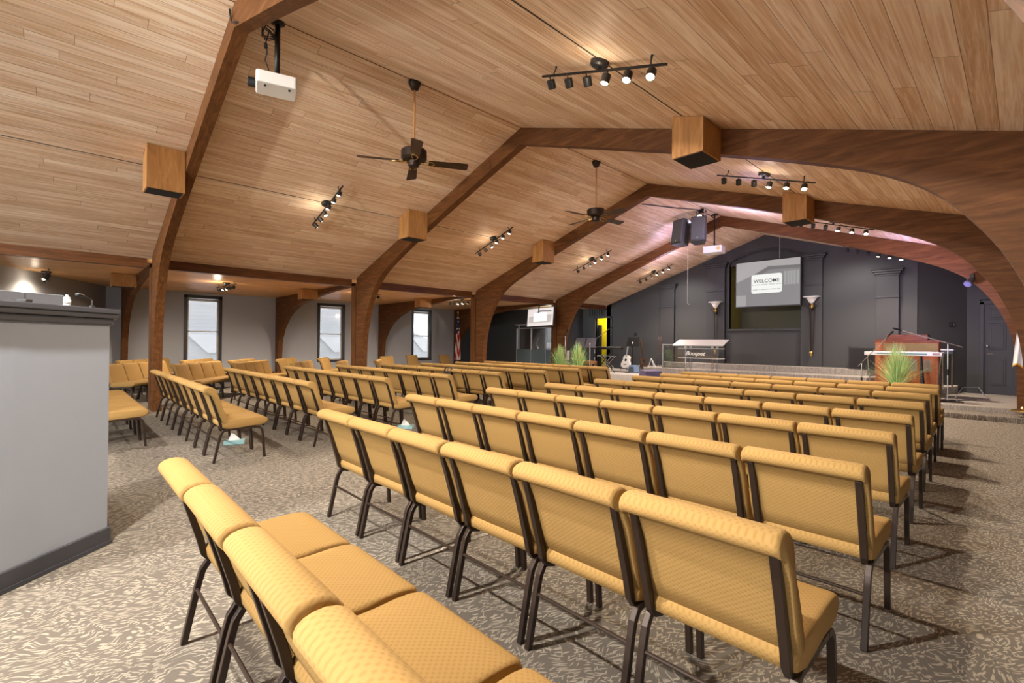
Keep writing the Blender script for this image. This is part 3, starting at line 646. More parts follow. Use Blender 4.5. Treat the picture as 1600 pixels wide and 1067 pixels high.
flat('pictured_house', [(-hw, .78), (-.45, .98), (.05, 1.24), (hw, 1.20), (hw, 0), (-hw, 0)], -.011, 'screen_dk')
flat('pictured_gable', [(-.38, 1.0), (.05, 1.24), (hw, 1.20), (hw, 1.10), (.1, 1.13), (-.2, .98)], -.012, 'screen_mid')
flat('pictured_door', [(-hw, 0), (-.62, 0), (-.62, .36), (-hw, .36)], -.012, 'screen_lt')
for i in range(5): flat('pictured_window', [(.50+i*.085, .62), (.565+i*.085, .62), (.565+i*.085, 1.04), (.50+i*.085, 1.04)], -.012, 'screen_lt')
flat('welcome_card', rrect(-.46, .40, .44, 1.0, .07), -.014, 'card')
text_mesh('welcome_lettering', 'WELCOME', .158, 'ink', t, xz_text(-.01, -.016, .78), .001)
for z, ws in ((.655, (.05, .16, .20, .18, .16)), (.50, (.16, .04, .22, .18, .10))):
    x = -.01-(sum(ws)+.03*4)/2
    for w_ in ws: flat('small_print', [(x, z), (x+w_, z), (x+w_, z+.028), (x, z+.028)], -.016, 'ink2'); x += w_+.03
obj('suspension_cord', tube(nb(), [(.36, .015, H+.03), (.36, .015, 2.12)], .005, 6), 'white', t)
def sconce(x, label):
    t = thing('torch_sconce', label, 'wall lamp', (x, YF-.24, 1.05), 0, 'torch sconces of the stage wall')
    obj('bowl', lathe(nb(), [(.02, 1.60), (.06, 1.63), (.10, 1.70), (.15, 1.775), (.235, 1.80), (.225, 1.81), (.14, 1.79), (0, 1.70)], 24), mat('frosted white glass', (.85, .84, .80), .3, emit=(1, .95, .85), es=.03) if 'sconce_glass' not in M else M['sconce_glass'], t, smooth=True)
    obj('ball', lathe(nb(), [(0, 1.43), (.05, 1.45), (.075, 1.51), (.05, 1.58), (0, 1.60)], 18), 'brass', t, smooth=True)
    for k in range(3):
        a = k*2*PI/3 + .5; obj('rod', tube(nb(), [(.085*math.cos(a), .085*math.sin(a), 1.60), (.075*math.cos(a), .075*math.sin(a), 1.45), (.02*math.cos(a), .02*math.sin(a), .12)], .012, 8), 'fanmetal', t)
    for s in (-1, 1): obj('scroll', tube(nb(), [(s*.05, 0, 1.45), (s*.13, 0, 1.50), (s*.17, 0, 1.60), (s*.14, 0, 1.64)], .01, 6), 'fanmetal', t)
    obj('finial', lathe(nb(), [(0, -.02), (.03, .06), (.055, .13), (.045, .17), (.0, .20)], 16), 'brass', t, smooth=True); obj('wall_bracket', bx((-.03, 0, 1.40), (.03, .12, 1.50)), 'fanmetal', t)
sconce(-7.21, 'tall torch sconce on the pilaster left of the arched recess'); sconce(-4.32, 'tall torch sconce on the pilaster right of the arched recess')
# panelled door at far right
t = thing('door_1', '', '', (-.22, 17.3, .2)); del t['label'], t['category']; t['kind'] = 'structure'
bm = nb(); box(bm, (-.54, -.05, 0), (-.46, .08, 2.36)); box(bm, (.46, -.05, 0), (.54, .08, 2.36)); box(bm, (-.54, -.05, 2.29), (.54, .08, 2.38)); obj('door_frame', bm, 'charcoal', t, bevel=.006)
obj('door_leaf', bx((-.455, 0, .01), (.455, .05, 2.29)), 'charcoal', t)
for s in (-1, 1):
    for a, b in ((.22, .92), (1.13, 1.80), (1.90, 2.18)): 
        x0, x1 = (-.37, -.06) if s < 0 else (.06, .37); bm = nb(); box(bm, (x0, -.012, a), (x1, .01, b)); box(bm, (x0+.04, -.022, a+.04), (x1-.04, .0, b-.04)); obj('panel', bm, 'charcoal', t, bevel=.008)
obj('knob', lathe(nb(), [(.0, 0), (.03, .01), (.035, .03), (.02, .045), (.02, .07)], 14), 'chrome', t, smooth=True).matrix_local = Matrix.Translation((-.39, -.07, 1.22)) @ Matrix.Rotation(-PI/2, 4, 'X')
obj('handle', tube(nb(), [(-.40, -.005, 1.02), (-.40, -.05, 1.02), (-.28, -.055, 1.02)], .012, 8), 'chrome', t)
o = obj('switch_plate', bx((-.07, -.012, -.06), (.07, .0, .06)), 'black', None, bevel=.004); o.matrix_world = Matrix.Translation((-1.27, 17.09, 1.98)) @ Matrix.Rotation(math.radians(37.5), 4, 'Z'); tag(o, 'black switch plate on the dark wall left of the panelled door', 'switch')
obj('toggle', bx((-.04, -.02, -.02), (-.02, -.012, .02)), 'chrome', o); obj('toggle', bx((.02, -.02, -.03), (.04, -.012, .03)), 'silver', o)
o = obj('outlet_plate', bx((-10.55, YF-.015, 1.72), (-10.43, YF, 1.84)), 'black', bevel=.003); tag(o, 'small black outlet plate on the stage wall left of the music stand', 'outlet'); 

# ------------------------------------------------------------------ left end: flag, television, drum enclosure
M['flag_red'] = mat('flag red', (.55, .03, .03), .8); M['flag_white'] = mat('flag white', (.82, .78, .74), .8); M['flag_blue'] = mat('flag blue', (.02, .035, .11), .8)
def drape(nm, x, y, z0, z1, w0, w1, colf, mats, parent, folds=3.5, amp=.07, nx=48, nz=60, hem=0., lean=0.):
    bm = nb(); V = []
    for j in range(nz+1):
        v = j/nz; z = z1+(z0-z1)*v; w_ = w0+(w1-w0)*(v**.8); row = []
        for i in range(nx+1):
            u = i/nx; a = u*folds*2*PI
            row.append(bm.verts.new((x+(u-.5)*w_+lean*v, y+math.sin(a+v*1.6)*amp*(.4+.6*v), z+hem*math.sin(a*.5)*v)))
        V.append(row)
    for j in range(nz):
        for i in range(nx): bm.faces.new((V[j][i], V[j][i+1], V[j+1][i+1], V[j+1][i])).material_index = colf((i+.5)/nx, (j+.5)/nz)
    o = obj(nm, bm, mats, parent, smooth=True); s = o.modifiers.new('thickness', 'SOLIDIFY'); s.thickness = .006; return o
t = thing('flag', 'stars and stripes flag hanging on a pole by the left wall', 'flag', (-17.12, 12.85, .2))
obj('pole', tube(nb(), [(0, 0, .02), (0, 0, 2.38)], .014, 10), 'brass', t); obj('base', lathe(nb(), [(.16, 0), (.16, .03), (.05, .06), (.03, .10)], 20), 'brass', t)
obj('eagle_finial', lathe(nb(), [(.02, 2.38), (.03, 2.42), (.012, 2.46), (.05, 2.52), (.02, 2.58), (0, 2.62)], 12), 'brass', t, smooth=True)
def usf(u, v):
    if v < .42 - .10*u:
        return 1 if (int(u*10) + int(v*24)) % 3 == 0 and int(v*24) % 2 == 0 else 2
    return 0 if int((u*.9 - v*.55 + 3)*9) % 2 == 0 else 1
drape('cloth', .03, -.03, .42, 2.30, .10, .36, usf, ['flag_red', 'flag_white', 'flag_blue'], t, 2.5, .08)
t = thing('flag', 'white flag with gold fringe beside the farthest arch at right', 'flag', (.02, 12.98, .2))
obj('pole', tube(nb(), [(.03, 0, .02), (.03, 0, 2.2)], .014, 10), 'brass', t); obj('base', lathe(nb(), [(.17, 0), (.17, .03), (.05, .06), (.03, .10)], 20), 'brass', t)
drape('cloth', .0, -.04, .82, 1.85, .06, .30, lambda u, v: 0 if v < .96 else 1, [mat('white satin', (.80, .80, .86), .5), mat('gold fringe', (.75, .42, .08), .8)], t, 2.5, .05, hem=.05)
t = thing('television', 'wall television showing a grey picture with white card, above the drum enclosure', 'television', (-11.84, 12.5, 2.0), math.radians(4))
R_ = Matrix.Rotation(math.radians(-8), 4, 'X') @ Matrix.Rotation(math.radians(-2), 4, 'Y')
def add(nm, bm, m, **k):
    o = obj(nm, bm, m, t, **k); o.matrix_local = R_; return o
add('case', bx((-.61, 0, -.02), (.61, .06, .68)), 'black', bevel=.006); add('picture', bx((-.585, -.004, .01), (.585, .0, .655)), mat('bright grey picture', (.6, .6, .6), .5, emit=(.42, .41, .42), es=1.))
add('pictured_roof', prism(nb(), [(-.2, .48), (.0, .58), (.5, .55), (.5, .50), (.05, .52)], 'y', -.006, -.0045), 'screen_dk'); add('pictured_wall', prism(nb(), [(-.52, .12), (.52, .12), (.52, .40), (-.52, .36)], 'y', -.006, -.0045), mat('picture mid grey', (.5, .5, .5), .5, emit=(.26, .25, .25), es=1.))
add('picture_card', bx((-.29, -.009, .17), (.29, -.006, .48)), mat('bright white card', (1, 1, 1), .5, emit=(.72, .72, .70), es=1.))
obj('ceiling_bracket', tube(nb(), [(-.1, .08, .45), (-.1, .10, .90)], .025, 8), 'blackmetal', t)
t = thing('drum_enclosure', 'clear acrylic drum enclosure framed in silver, left of the fourth arch', 'drum shield', (-13.1, 13.8, .39))
xs = [-1.24, -.42, .38, 1.16]
for x in xs: obj('upright', bx((x-.022, -.022, 0), (x+.022, .022, 1.62)), 'silver', t)
for a, b in zip(xs, xs[1:]):
    obj('top_rail', bx((a+.022, -.018, 1.58), (b-.022, .018, 1.62)), 'silver', t); obj('panel', bx((a+.022, -.004, .75), (b-.022, .004, 1.58)), 'acrylic', t)
    obj('sound_baffle', bx((a+.022, -.03, .01), (b-.022, .03, .75)), mat('blue grey translucent baffle', (.10, .15, .18), .7) if 'baf' not in M else M['baf'], t)
obj('lid', bx((-1.5, .10, 1.74), (1.2, .5, 1.78)), 'silver', t)
for x in (-1.45, 1.15): obj('lid_post', bx((x-.02, .28, 0), (x+.02, .32, 1.74)), 'silver', t)
t = thing('drum_kit', 'white drum kit with chrome stands inside the acrylic enclosure', 'drum kit', (-13.0, 14.5, .39))
M['shell'] = mat('white drum shell', (.72, .72, .70), .3)
obj('bass_drum', tube(nb(), [(0, -.28, .30), (0, .18, .30)], .28, 24), 'shell', t); obj('snare_drum', lathe(nb(), [(.18, .58), (.18, .72), (.17, .725), (0, .725)], 20, (-.45, .1, 0)), 'shell', t)
for x, z in ((-.18, .80), (.18, .80)): obj('tom', lathe(nb(), [(.15, z), (.15, z+.2), (.14, z+.21), (0, z+.21)], 20, (x, -.05, 0)), 'shell', t)
obj('floor_tom', lathe(nb(), [(.2, .35), (.2, .72), (0, .725)], 20, (.55, .1, 0)), 'shell', t)
for x, y, z in ((-.75, -.1, 1.05), (.75, -.05, 1.10), (-.35, .3, .95)):
    obj('cymbal_stand', tube(nb(), [(x, y, .02), (x, y, z+.03)], .012, 8), 'chrome', t); obj('cymbal', lathe(nb(), [(.2, z), (.05, z+.025), (0, z+.04)], 20, (x, y, 0)), 'brass', t)
    for k in range(3): obj('stand_leg', tube(nb(), [(x, y, .35), (x+.22*math.cos(k*2.1), y+.22*math.sin(k*2.1), .01)], .009, 6), 'chrome', t)
for a, b in (((-.95, -.25, .75), (-.72, -.22, 1.25)), ((-.80, -.25, .75), (-.56, -.22, 1.25)), ((-.75, -.24, 1.0), (-.55, -.24, .78))): obj('hardware_bar', tube(nb(), [a, b], .018, 8), 'chrome', t)
# grasses
def grass(x, y, z0, h, r, n, label, seed):
    rnd = random.Random(seed); t = thing('ornamental_grass', label, 'plant', (x, y, z0), 0, 'tall ornamental grasses in pots')
    obj('pot', lathe(nb(), [(.09, 0), (.12, .18), (.13, .2), (.11, .2), (.10, .17), (0, .17)], 18), 'charcoal', t)
    bm = nb()
    for i in range(n):
        a = rnd.uniform(0, 2*PI); sp = abs(rnd.gauss(0, .5))*r; hh = h*rnd.uniform(.62, 1.0)*(1-.25*(sp/r if sp < r else 1)); b0 = rnd.uniform(0, .06)
        w_ = rnd.uniform(.006, .012); pv = None; d = Vector((math.cos(a), math.sin(a), 0)); s = Vector((-d.y, d.x, 0)); mi = rnd.choice((0, 0, 1, 1, 2)); tw = rnd.uniform(0, PI); s = s*math.cos(tw)+d*math.sin(tw)
        for k in range(6):
            f = k/5; p = d*(b0+sp*f**1.7)+Vector((0, 0, .15+(hh-.15)*(f-.18*f*f*(sp/r)))); ww = w_*(1-f*.85)
            c = (bm.verts.new(p+s*ww), bm.verts.new(p-s*ww))
            if pv: bm.faces.new((pv[0], pv[1], c[1], c[0])).material_index = mi if f < .75 else (mi if mi < 2 else 2)
            pv = c
    o = obj('blades', bm, ['grass_a', 'grass_b', 'grass_c'], t)
M['grass_a'] = mat('grass green', (.20, .50, .17), .6); M['grass_b'] = mat('pale grass green', (.50, .72, .32), .6); M['grass_c'] = mat('straw tipped grass', (.72, .60, .26), .6)
grass(-10.95, 12.6, .2, 1.26, .36, 460, 'tall green grass plant in front of the fourth arch column, the left one of two', 3)
grass(-10.15, 12.6, .2, 1.34, .42, 540, 'tall green grass plant by the keyboard stands, the right one of two', 4)
grass(-1.93, 13.7, .2, 1.36, .55, 520, 'tall green grass plant in front of the wooden organ', 5)

# ------------------------------------------------------------------ musicians' corner
def mic_stand(x, y, z, hz, tip, label, boomback=.25, m='chrome', straight=False):
    t = thing('microphone_stand', label, 'microphone stand', (x, y, z))
    obj('base', lathe(nb(), [(.15, 0), (.15, .012), (.13, .025), (.03, .04), (0, .04)], 24), 'blackmetal', t, smooth=False)
    obj('pole', tube(nb(), [(0, 0, .03), (0, 0, hz)], .012, 10), m, t); obj('clutch', tube(nb(), [(0, 0, hz*.45), (0, 0, hz*.56)], .02, 10), 'blackmetal', t)
    v = Vector(tip)-Vector((0, 0, hz)); b = Vector((0, 0, hz))-v.normalized()*boomback
    obj('boom', tube(nb(), [b, Vector(tip)], .009, 8), m, t); obj('boom_clamp', tube(nb(), [(0, -.03, hz), (0, .03, hz)], .022, 10), 'blackmetal', t)
    d = v.normalized(); obj('microphone', tube(nb(), [Vector(tip)-d*.02, Vector(tip)+d*.10, Vector(tip)+d*.105, Vector(tip)+d*.16], [.012, .018, .026, .02], 12), 'blackmetal', t, smooth=True)
    return t
mic_stand(-1.11, 14.05, .2, 1.27, (-.80, 0, 1.56), 'chrome microphone stand with round base right of the organ, boom reaching left')
mic_stand(-2.62, 13.9, .2, .80, (.48, .1, 1.42), 'slim boom microphone stand left of the white keyboard', .12)
mic_stand(-11.12, 13.08, .2, 1.47, (.06, -.02, 1.55), 'slim microphone stand beside the fourth arch column', .05)
mic_stand(-10.6, 14.1, .39, 1.15, (.62, 0, 1.52), 'boom microphone stand rising behind the twin music stands', .1)
def music_stand(x, y, z, hz, rz, m, label, w_=.25):
    t = thing('music_stand', label, 'music stand', (x, y, z), rz, 'music stands on the stage')
    obj('desk', prism(nb(), [(-w_, 0), (w_, 0), (w_*.86, .34), (-w_*.86, .34)], 'y', -.006, .006), m, t).matrix_local = Matrix.Translation((0, 0, hz)) @ Matrix.Rotation(math.radians(-18), 4, 'X') @ Matrix.Rotation(PI, 4, 'Z')
    obj('desk_lip', bx((-w_, -.01, hz-.01), (w_, .06, hz+.005)), m, t); obj('pole', tube(nb(), [(0, 0, .06), (0, 0, hz+.06)], .013, 10), 'silver' if m != 'black' else 'blackmetal', t)
    obj('desk_clamp', lathe(nb(), [(.03, hz+.08), (.035, hz+.10), (.025, hz+.15), (0, hz+.16)], 12), 'chrome', t, smooth=True)
    for k in range(3): obj('foot', tube(nb(), [(0, 0, .12), (.22*math.cos(k*2.1+.5), .22*math.sin(k*2.1+.5), .012)], .010, 6), 'silver' if m != 'black' else 'blackmetal', t)
M['lilac'] = mat('grey lilac metal desk', (.11, .105, .14), .4)
music_stand(-10.56, 13.15, .2, 1.06, 0, 'lilac', 'grey music stand at left of the twin pair behind the grass plants', .225); music_stand(-10.09, 13.15, .2, 1.06, 0, 'lilac', 'grey music stand at right of the twin pair behind the grass plants', .225)
music_stand(-9.60, 15.0, .39, .92, math.radians(8), 'black', 'black music stand leaning before the charcoal wall, behind the white guitar', .25)
def keyboard(x, y, z, hz, wid, m, label, keys, rz=0., legs='x'):
    t = thing('keyboard', label, 'keyboard', (x, y, z), rz)
    obj('body', bx((-wid/2, -.14, hz), (wid/2, .16, hz+.085)), m, t, bevel=.012); obj('key_bed', bx((-wid/2+.08, .02, hz+.085), (wid/2-.08, .14, hz+.095)), 'white', t)
    bm = nb()
    for i in range(int(wid/.035)-6):
        if i % 7 not in (2, 6): box(bm, (-wid/2+.12+i*.035, .02, hz+.094), (-wid/2+.14+i*.035, .10, hz+.104))
    obj('black_keys', bm, 'black', t)
    if keys: obj('rear_panel', bx((-wid/2+.25, -.145, hz+.03), (wid/2-.25, -.139, hz+.055)), mat('teal grey connector strip', (.10, .25, .24), .5), t); obj('end_panel', bx((wid/2-.16, -.145, hz+.02), (wid/2-.03, -.139, hz+.065)), mat('brown grey end panel', (.35, .22, .18), .5), t)
    for s in (-1, 1):
        if legs == 'x': obj('stand_leg', tube(nb(), [(s*.38, -.02+s*.02, .01), (-s*.32, -.02+s*.02, hz)], .014, 8), 'blackmetal', t)
        else: obj('stand_leg', tube(nb(), [(s*(wid/2-.12), .0, .01), (s*(wid/2-.03), .0, hz)], .014, 8), 'chrome', t)
    if legs != 'x': obj('stand_column', tube(nb(), [(.38, .0, .01), (.33, .0, hz)], [.045, .025], 10), 'black', t)
    return t
keyboard(-1.92, 14.35, .2, .98, 1.42, 'white', 'long white keyboard on a stand in front of the wooden organ', True, math.radians(-2), 'side')
keyboard(-9.95, 13.85, .39, .80, 1.25, 'black', 'dark keyboard on crossed legs behind the twin music stands', False)
t = thing('stool', 'small brown wooden box stool under the dark keyboard', 'stool', (-10.42, 13.5, .39)); 
obj('seat', bx((-.26, -.17, .36), (.26, .17, .40)), 'box', t, bevel=.005); obj('front_panel', bx((-.25, -.16, .30), (.25, .16, .36)), 'box', t)
for sx in (-1, 1):
    for sy in (-1, 1): obj('leg', bx((sx*.23-.02, sy*.13-.02, 0), (sx*.23+.02, sy*.13+.02, .30)), 'box', t)
def guitar(x, y, z, rz, mbody, label, scale=1., lean=14, thin=False):
    t = thing('guitar', label, 'guitar', (x, y, z), rz, 'guitars on floor stands'); s = scale
    out = [(.0, .0), (.13, .01), (.19, .10), (.185, .20), (.125, .29), (.14, .38), (.11, .45), (.03, .475)] if not thin else [(.0, .0), (.10, .02), (.15, .10), (.13, .20), (.10, .27), (.13, .36), (.09, .40), (.03, .38)]
    poly = smoothloop([(a*s, b*s) for a, b in out] + [(-a*s, b*s) for a, b in out[::-1][:-1]], 2)
    L = Matrix.Translation((0, 0, .10)) @ Matrix.Rotation(math.radians(-lean), 4, 'X')
    def add(nm, bm, m, **k):
        o = obj(nm, bm, m, t, **k); o.matrix_local = L; return o
    d = .05 if not thin else .022
    add('body', prism(nb(), poly, 'y', -d, d), mbody, bevel=.006)
    add('sound_hole' if not thin else 'pickup', lathe(nb(), [(0, 0), (.05*s, 0), (.05*s, .003), (0, .003)], 18), 'black').matrix_local = L @ Matrix.Translation((0, -d-.003, .29*s)) @ Matrix.Rotation(PI/2, 4, 'X')
    add('bridge', bx((-.06*s, -d-.012, .12*s), (.06*s, -d, .14*s)), 'blade'); add('neck', bx((-.026, -d-.012, .40*s), (.026, -d+.012, .90*s)), 'silver' if mbody == 'white' else 'blade')
    add('headstock', prism(nb(), [(-.03, .90*s), (.03, .90*s), (.038, 1.06*s), (-.038, 1.06*s)], 'y', -d, -d+.015), 'blade')
    for k in range(6): add('tuning_peg', bx(((-1 if k % 2 else 1)*.05-.008, -d, (.93+.05*(k//2))*s), ((-1 if k % 2 else 1)*.05+.008, -d+.012, (.945+.05*(k//2))*s)), 'chrome')
    for sx in (-1, 1): obj('stand_leg', tube(nb(), [(sx*.03, .10, .45), (sx*.16, -.10, .01)], .009, 6), 'blackmetal', t)
    obj('stand_leg', tube(nb(), [(0, .12, .55), (0, .30, .01)], .009, 6), 'blackmetal', t); obj('stand_cradle', tube(nb(), [(-.12, -.09, .09), (0, .02, .10), (.12, -.09, .09)], .010, 6), 'blackmetal', t)
guitar(-10.10, 15.3, .39, math.radians(-6), 'white', 'white acoustic guitar on a floor stand, left of the other guitars', 1.05)
guitar(-9.28, 15.25, .39, math.radians(70), mat('dark sunburst lacquer', (.07, .04, .025), .25), 'electric guitar seen edge on, on a floor stand right of the black music stand', 1.05, 12, True)
guitar(-8.95, 15.75, .58, math.radians(30), 'black', 'dark bass guitar in shadow against the charcoal wall', .95, 10, True)
t = thing('guitar_stand', 'empty white folding guitar stand left of the lectern', 'stand', (-9.02, 15.32, .58)); 
for a, b in (((-.12, 0, .01), (-.02, 0, .32)), ((.16, 0, .01), (-.02, 0, .32)), ((0, .15, .01), (-.02, 0, .30))): obj('leg', tube(nb(), [a, b], .012, 6), 'white', t)
t = thing('amplifier', 'small blue lit amplifier on the floor between the guitars', 'amplifier', (-9.36, 14.7, .39), math.radians(-10)); obj('cabinet', prism(nb(), [(-.16, 0), (.16, 0), (.10, .26), (-.10, .26)], 'y', -.12, .12), mat('vinyl with blue light in its colour', (.16, .26, .42), .5), t, bevel=.008); obj('grille', bx((-.11, -.126, .03), (.11, -.12, .20)), 'speaker_grille', t)  # cabinet colour carries the blue light falling on it
t = thing('folding_rack', 'chrome crossed leg rack left of the white guitar', 'rack', (-10.75, 15.1, .39))
for s in (-1, 1):
    for yy in (-.12, .12): obj('leg', tube(nb(), [(s*.28, yy, .01), (-s*.24, yy, .52)], .013, 8), 'chrome', t)
obj('top', bx((-.38, -.15, .52), (.30, .15, .555)), 'silver', t); obj('tray', bx((.10, -.14, .556), (.34, .14, .60)), 'black', t)
M['violet'] = mat('violet grey carpet covering', (.10, .085, .17), .8)
t = thing('floor_monitor', 'wedge shaped violet floor monitor at the stage edge', 'monitor speaker', (-7.55, 12.72, .2), math.radians(-20))
obj('cabinet', prism(nb(), [(-.24, 0), (.24, 0), (.18, .40), (-.05, .44)], 'y', -.30, .30), 'violet', t, bevel=.012); obj('handle', bx((-.02, -.31, .14), (.08, -.298, .20)), 'black', t); obj('corner', bx((-.24, -.305, 0), (-.16, .305, .03)), 'black', t)
t = thing('floor_monitor', 'large black floor speaker standing on the stage left of the organ', 'monitor speaker', (-3.02, 16.22, .76))
obj('cabinet', prism(nb(), [(-.30, 0), (.30, 0), (.30, .60), (-.30, .63)], 'y', -.22, .18), 'black', t, bevel=.012); obj('grille', bx((-.27, -.235, .03), (.27, -.22, .57)), 'grille', t)
# lectern of clear acrylic
t = thing('lectern', 'clear acrylic lectern with frosted slanted top and white script lettering', 'lectern', (-6.12, 12.95, .2))
M['frosttop'] = mat('frosted white acrylic', (.50, .52, .52), .3)
obj('top', prism(nb(), [(-.72, 1.22), (.70, 1.22), (.70, 1.245), (-.72, 1.245)], 'y', -.22, .22), 'frosttop', t, bevel=.004).matrix_local = Matrix.Translation((0, 0, .01)) @ Matrix.Translation((0, 0, 1.2)) @ Matrix.Rotation(math.radians(22), 4, 'X') @ Matrix.Translation((0, 0, -1.2))
obj('upper_shelf', bx((-.58, -.17, 1.07), (.60, .17, 1.09)), 'frost', t); obj('lower_shelf', bx((-.58, -.17, .80), (.60, .17, .825)), 'frost', t)
obj('front_panel', bx((-.56, -.175, .825), (.58, -.165, 1.07)), 'acrylic', t)
for sx in (-.36, .40):
    for sy in (-.14, .14): obj('post', tube(nb(), [(sx, sy, 1.09), (sx, sy, 1.24+sy*.3)], .035, 12), 'frosttop', t); obj('post', tube(nb(), [(sx, sy, .03), (sx, sy, 1.07)], .032, 12), 'acrylic', t)
obj('base', bx((-.50, -.2, 0), (.52, .2, .03)), 'acrylic', t)
text_mesh('lettering', 'Bouquet', .16, 'white', t, xz_text(-.08, -.178, .94), .002, .45)
t = thing('water_glass', 'small clear glass on the lower shelf of the lectern', 'glass', (-6.42, 12.90, 1.026)); obj('tumbler', lathe(nb(), [(.03, 0), (.035, .11), (.031, .11), (.027, .01), (0, .01)], 14), 'acrylic', t)
t = thing('acrylic_shield', 'square clear acrylic panel standing left of the lectern', 'panel', (-8.3, 15.55, .58)); obj('panel', bx((-.42, -.005, .0), (.42, .005, .80)), 'acrylic', t)
for s in (-1, 1): obj('edge', bx((s*.42-.012, -.01, 0), (s*.42+.012, .01, .82)), 'frost', t)
obj('edge', bx((-.40, -.01, .79), (.40, .01, .815)), 'frost', t); obj('base', bx((-.42, -.06, -.0), (.42, .06, .02)), 'black', t)
# organ
t = thing('organ', 'red brown wooden organ with small arched grilles at right of the stage', 'organ', (-1.95, 15.05, .39))
M['organ_gold'] = mat('olive gold fabric panel', (.30, .21, .065), .6); M['gothic'] = mat('grey carved grille', (.32, .28, .22), .7)
obj('case', bx((-.60, 0, .06), (.60, .55, 1.10)), 'organ', t, bevel=.006); obj('plinth', bx((-.62, -.03, 0), (.62, .56, .08)), 'rosewood', t, bevel=.006); obj('top', bx((-.63, -.04, 1.10), (.63, .57, 1.15)), 'rosewood', t, bevel=.006)
obj('crown', bx((-.38, .05, 1.15), (.40, .45, 1.29)), 'rosewood', t, bevel=.006); obj('crown', bx((-.58, .1, 1.15), (-.40, .4, 1.19)), 'rosewood', t)
obj('cloth_panel', bx((-.44, -.012, .86), (.58, 0, 1.07)), 'organ_gold', t); obj('stile', bx((-.60, -.03, .08), (-.48, 0, 1.10)), 'organ', t); obj('rail', bx((-.47, -.025, .80), (.60, 0, .85)), 'rosewood', t)
for x in (-.12, .14, .40):
    poly = [(x-.075, .40), (x+.075, .40), (x+.075, .62), (x+.05, .68), (x, .71), (x-.05, .68), (x-.075, .62)]; obj('arched_grille', prism(nb(), poly, 'y', -.012, 0), 'gothic', t)
t = thing('side_table', 'small dark side shelf with boxes right of the organ', 'shelf', (-1.20, 15.0, .39)); obj('top', bx((-.10, -.15, .92), (.12, .15, .95)), 'white', t); obj('body', bx((-.09, -.13, .84), (.11, .13, .92)), 'black', t)
for s in (-.07, .09): obj('leg', tube(nb(), [(s, 0, 0), (s, 0, .84)], .014, 8), 'chrome', t)
# cables on the stage floor
for (pts, nm, m) in (([(-1.6, 14.0, .215), (-1.45, 13.8, .21), (-1.35, 14.3, .22), (-1.0, 14.4, .21), (-.85, 13.95, .215), (-1.25, 13.8, .21), (-.9, 14.6, .21), (-.7, 14.9, .21)], 'dark cable tangled on the floor around the chrome microphone stand', 'black'), ([(-1.3, 14.2, .215), (-1.05, 14.8, .22), (-.95, 15.3, .45), (-.7, 15.6, .46), (-.55, 15.5, .215)], 'pale cable looping on the floor behind the chrome microphone stand', 'silver'), ([(-10.6, 14.4, .40), (-10.2, 14.2, .40), (-9.8, 14.5, .40), (-9.4, 14.2, .40), (-8.9, 14.6, .40), (-9.6, 14.7, .40), (-10.3, 14.8, .40)], 'dark cable winding on the pale floor in front of the white guitar', 'black')):
    o = obj('floor_cable', tube(nb(), pts, .010, 6), m); tag(o, nm, 'cable')
# purple lamp on the last arch
t = thing('stage_light', 'round stage lamp clamped under the farthest arch at right', 'stage light', (-.70, 13.24, 2.62)); obj('bracket', bx((-.03, -.02, .10), (.03, .075, .22)), 'blackmetal', t); obj('lamp_body', tube(nb(), [(0, .0, .12), (-.05, -.12, .02)], [.05, .07], 16), 'speaker', t); obj('lens', tube(nb(), [(-.05, -.121, .019), (-.054, -.13, .012)], .06, 16), mat('dark violet lens', (.12, .12, .2), .2), t)
# small things among the chairs
M['tissue'] = mat('white tissue paper', (.85, .85, .85), .9); M['teal'] = mat('pale teal printed card', (.30, .52, .55), .6)
def tissue(x, y, z, rz, label):
    t = thing('tissue_box', label, 'tissue box', (x, y, z), rz, 'tissue boxes'); obj('carton', bx((-.12, -.06, 0), (.12, .06, .055)), 'teal', t, bevel=.004); bm = nb()
    a = [bm.verts.new(p) for p in ((-.07, -.03, .055), (.07, -.02, .055), (.06, .03, .055), (-.06, .025, .055))]; b = [bm.verts.new(p) for p in ((-.035, -.01, .15), (.0, -.005, .13), (.03, .01, .10), (-.02, .015, .12))]
    for i in range(4): bm.faces.new((a[i], a[(i+1) % 4], b[(i+1) % 4], b[i]))
    bm.faces.new(b); obj('tissue', bm, 'tissue', t)
tissue(-7.2, 1.72, 0, math.radians(70), 'teal tissue box on the carpet under the end chair near the column'); tissue(-6.75, 4.05, 0, math.radians(40), 'teal tissue box half hidden on the carpet between the two blocks')
t = thing('jacket', 'black jacket hung over a chair back in the fourth row of the middle block', 'jacket', (-8.05, 5.82, 0))
bm = nb(); V = []
for j in range(9):
    y, z = [(-.06, .50), (-.05, .62), (-.045, .75), (-.03, .84), (.05, .872), (.12, .84), (.15, .74), (.18, .64), (.20, .58)][j]
    V.append([bm.verts.new((-.13+.26*i/8 + .012*math.sin(j*1.7+i), y+.015*math.sin(i*1.9+j), z)) for i in range(9)])
for j in range(8):
    for i in range(8): bm.faces.new((V[j][i], V[j][i+1], V[j+1][i+1], V[j+1][i]))
o = obj('cloth', bm, 'black', t, smooth=True); o.modifiers.new('thickness', 'SOLIDIFY').thickness = .02
t = thing('blanket', 'folded white and pale blue blanket on a wing chair seat by the nearest column', 'blanket', (-14.13, 1.72, .475), rzw); obj('fold', bx((-.2, -.14, 0), (.2, .14, .05)), mat('pale blue blanket', (.45, .55, .68), .9), t, bevel=.02); obj('fold', prism(nb(), smoothloop([(-.18, .05), (.18, .05), (.10, .13), (-.10, .12)], 1), 'y', -.12, .12), 'tissue', t, bevel=.02)

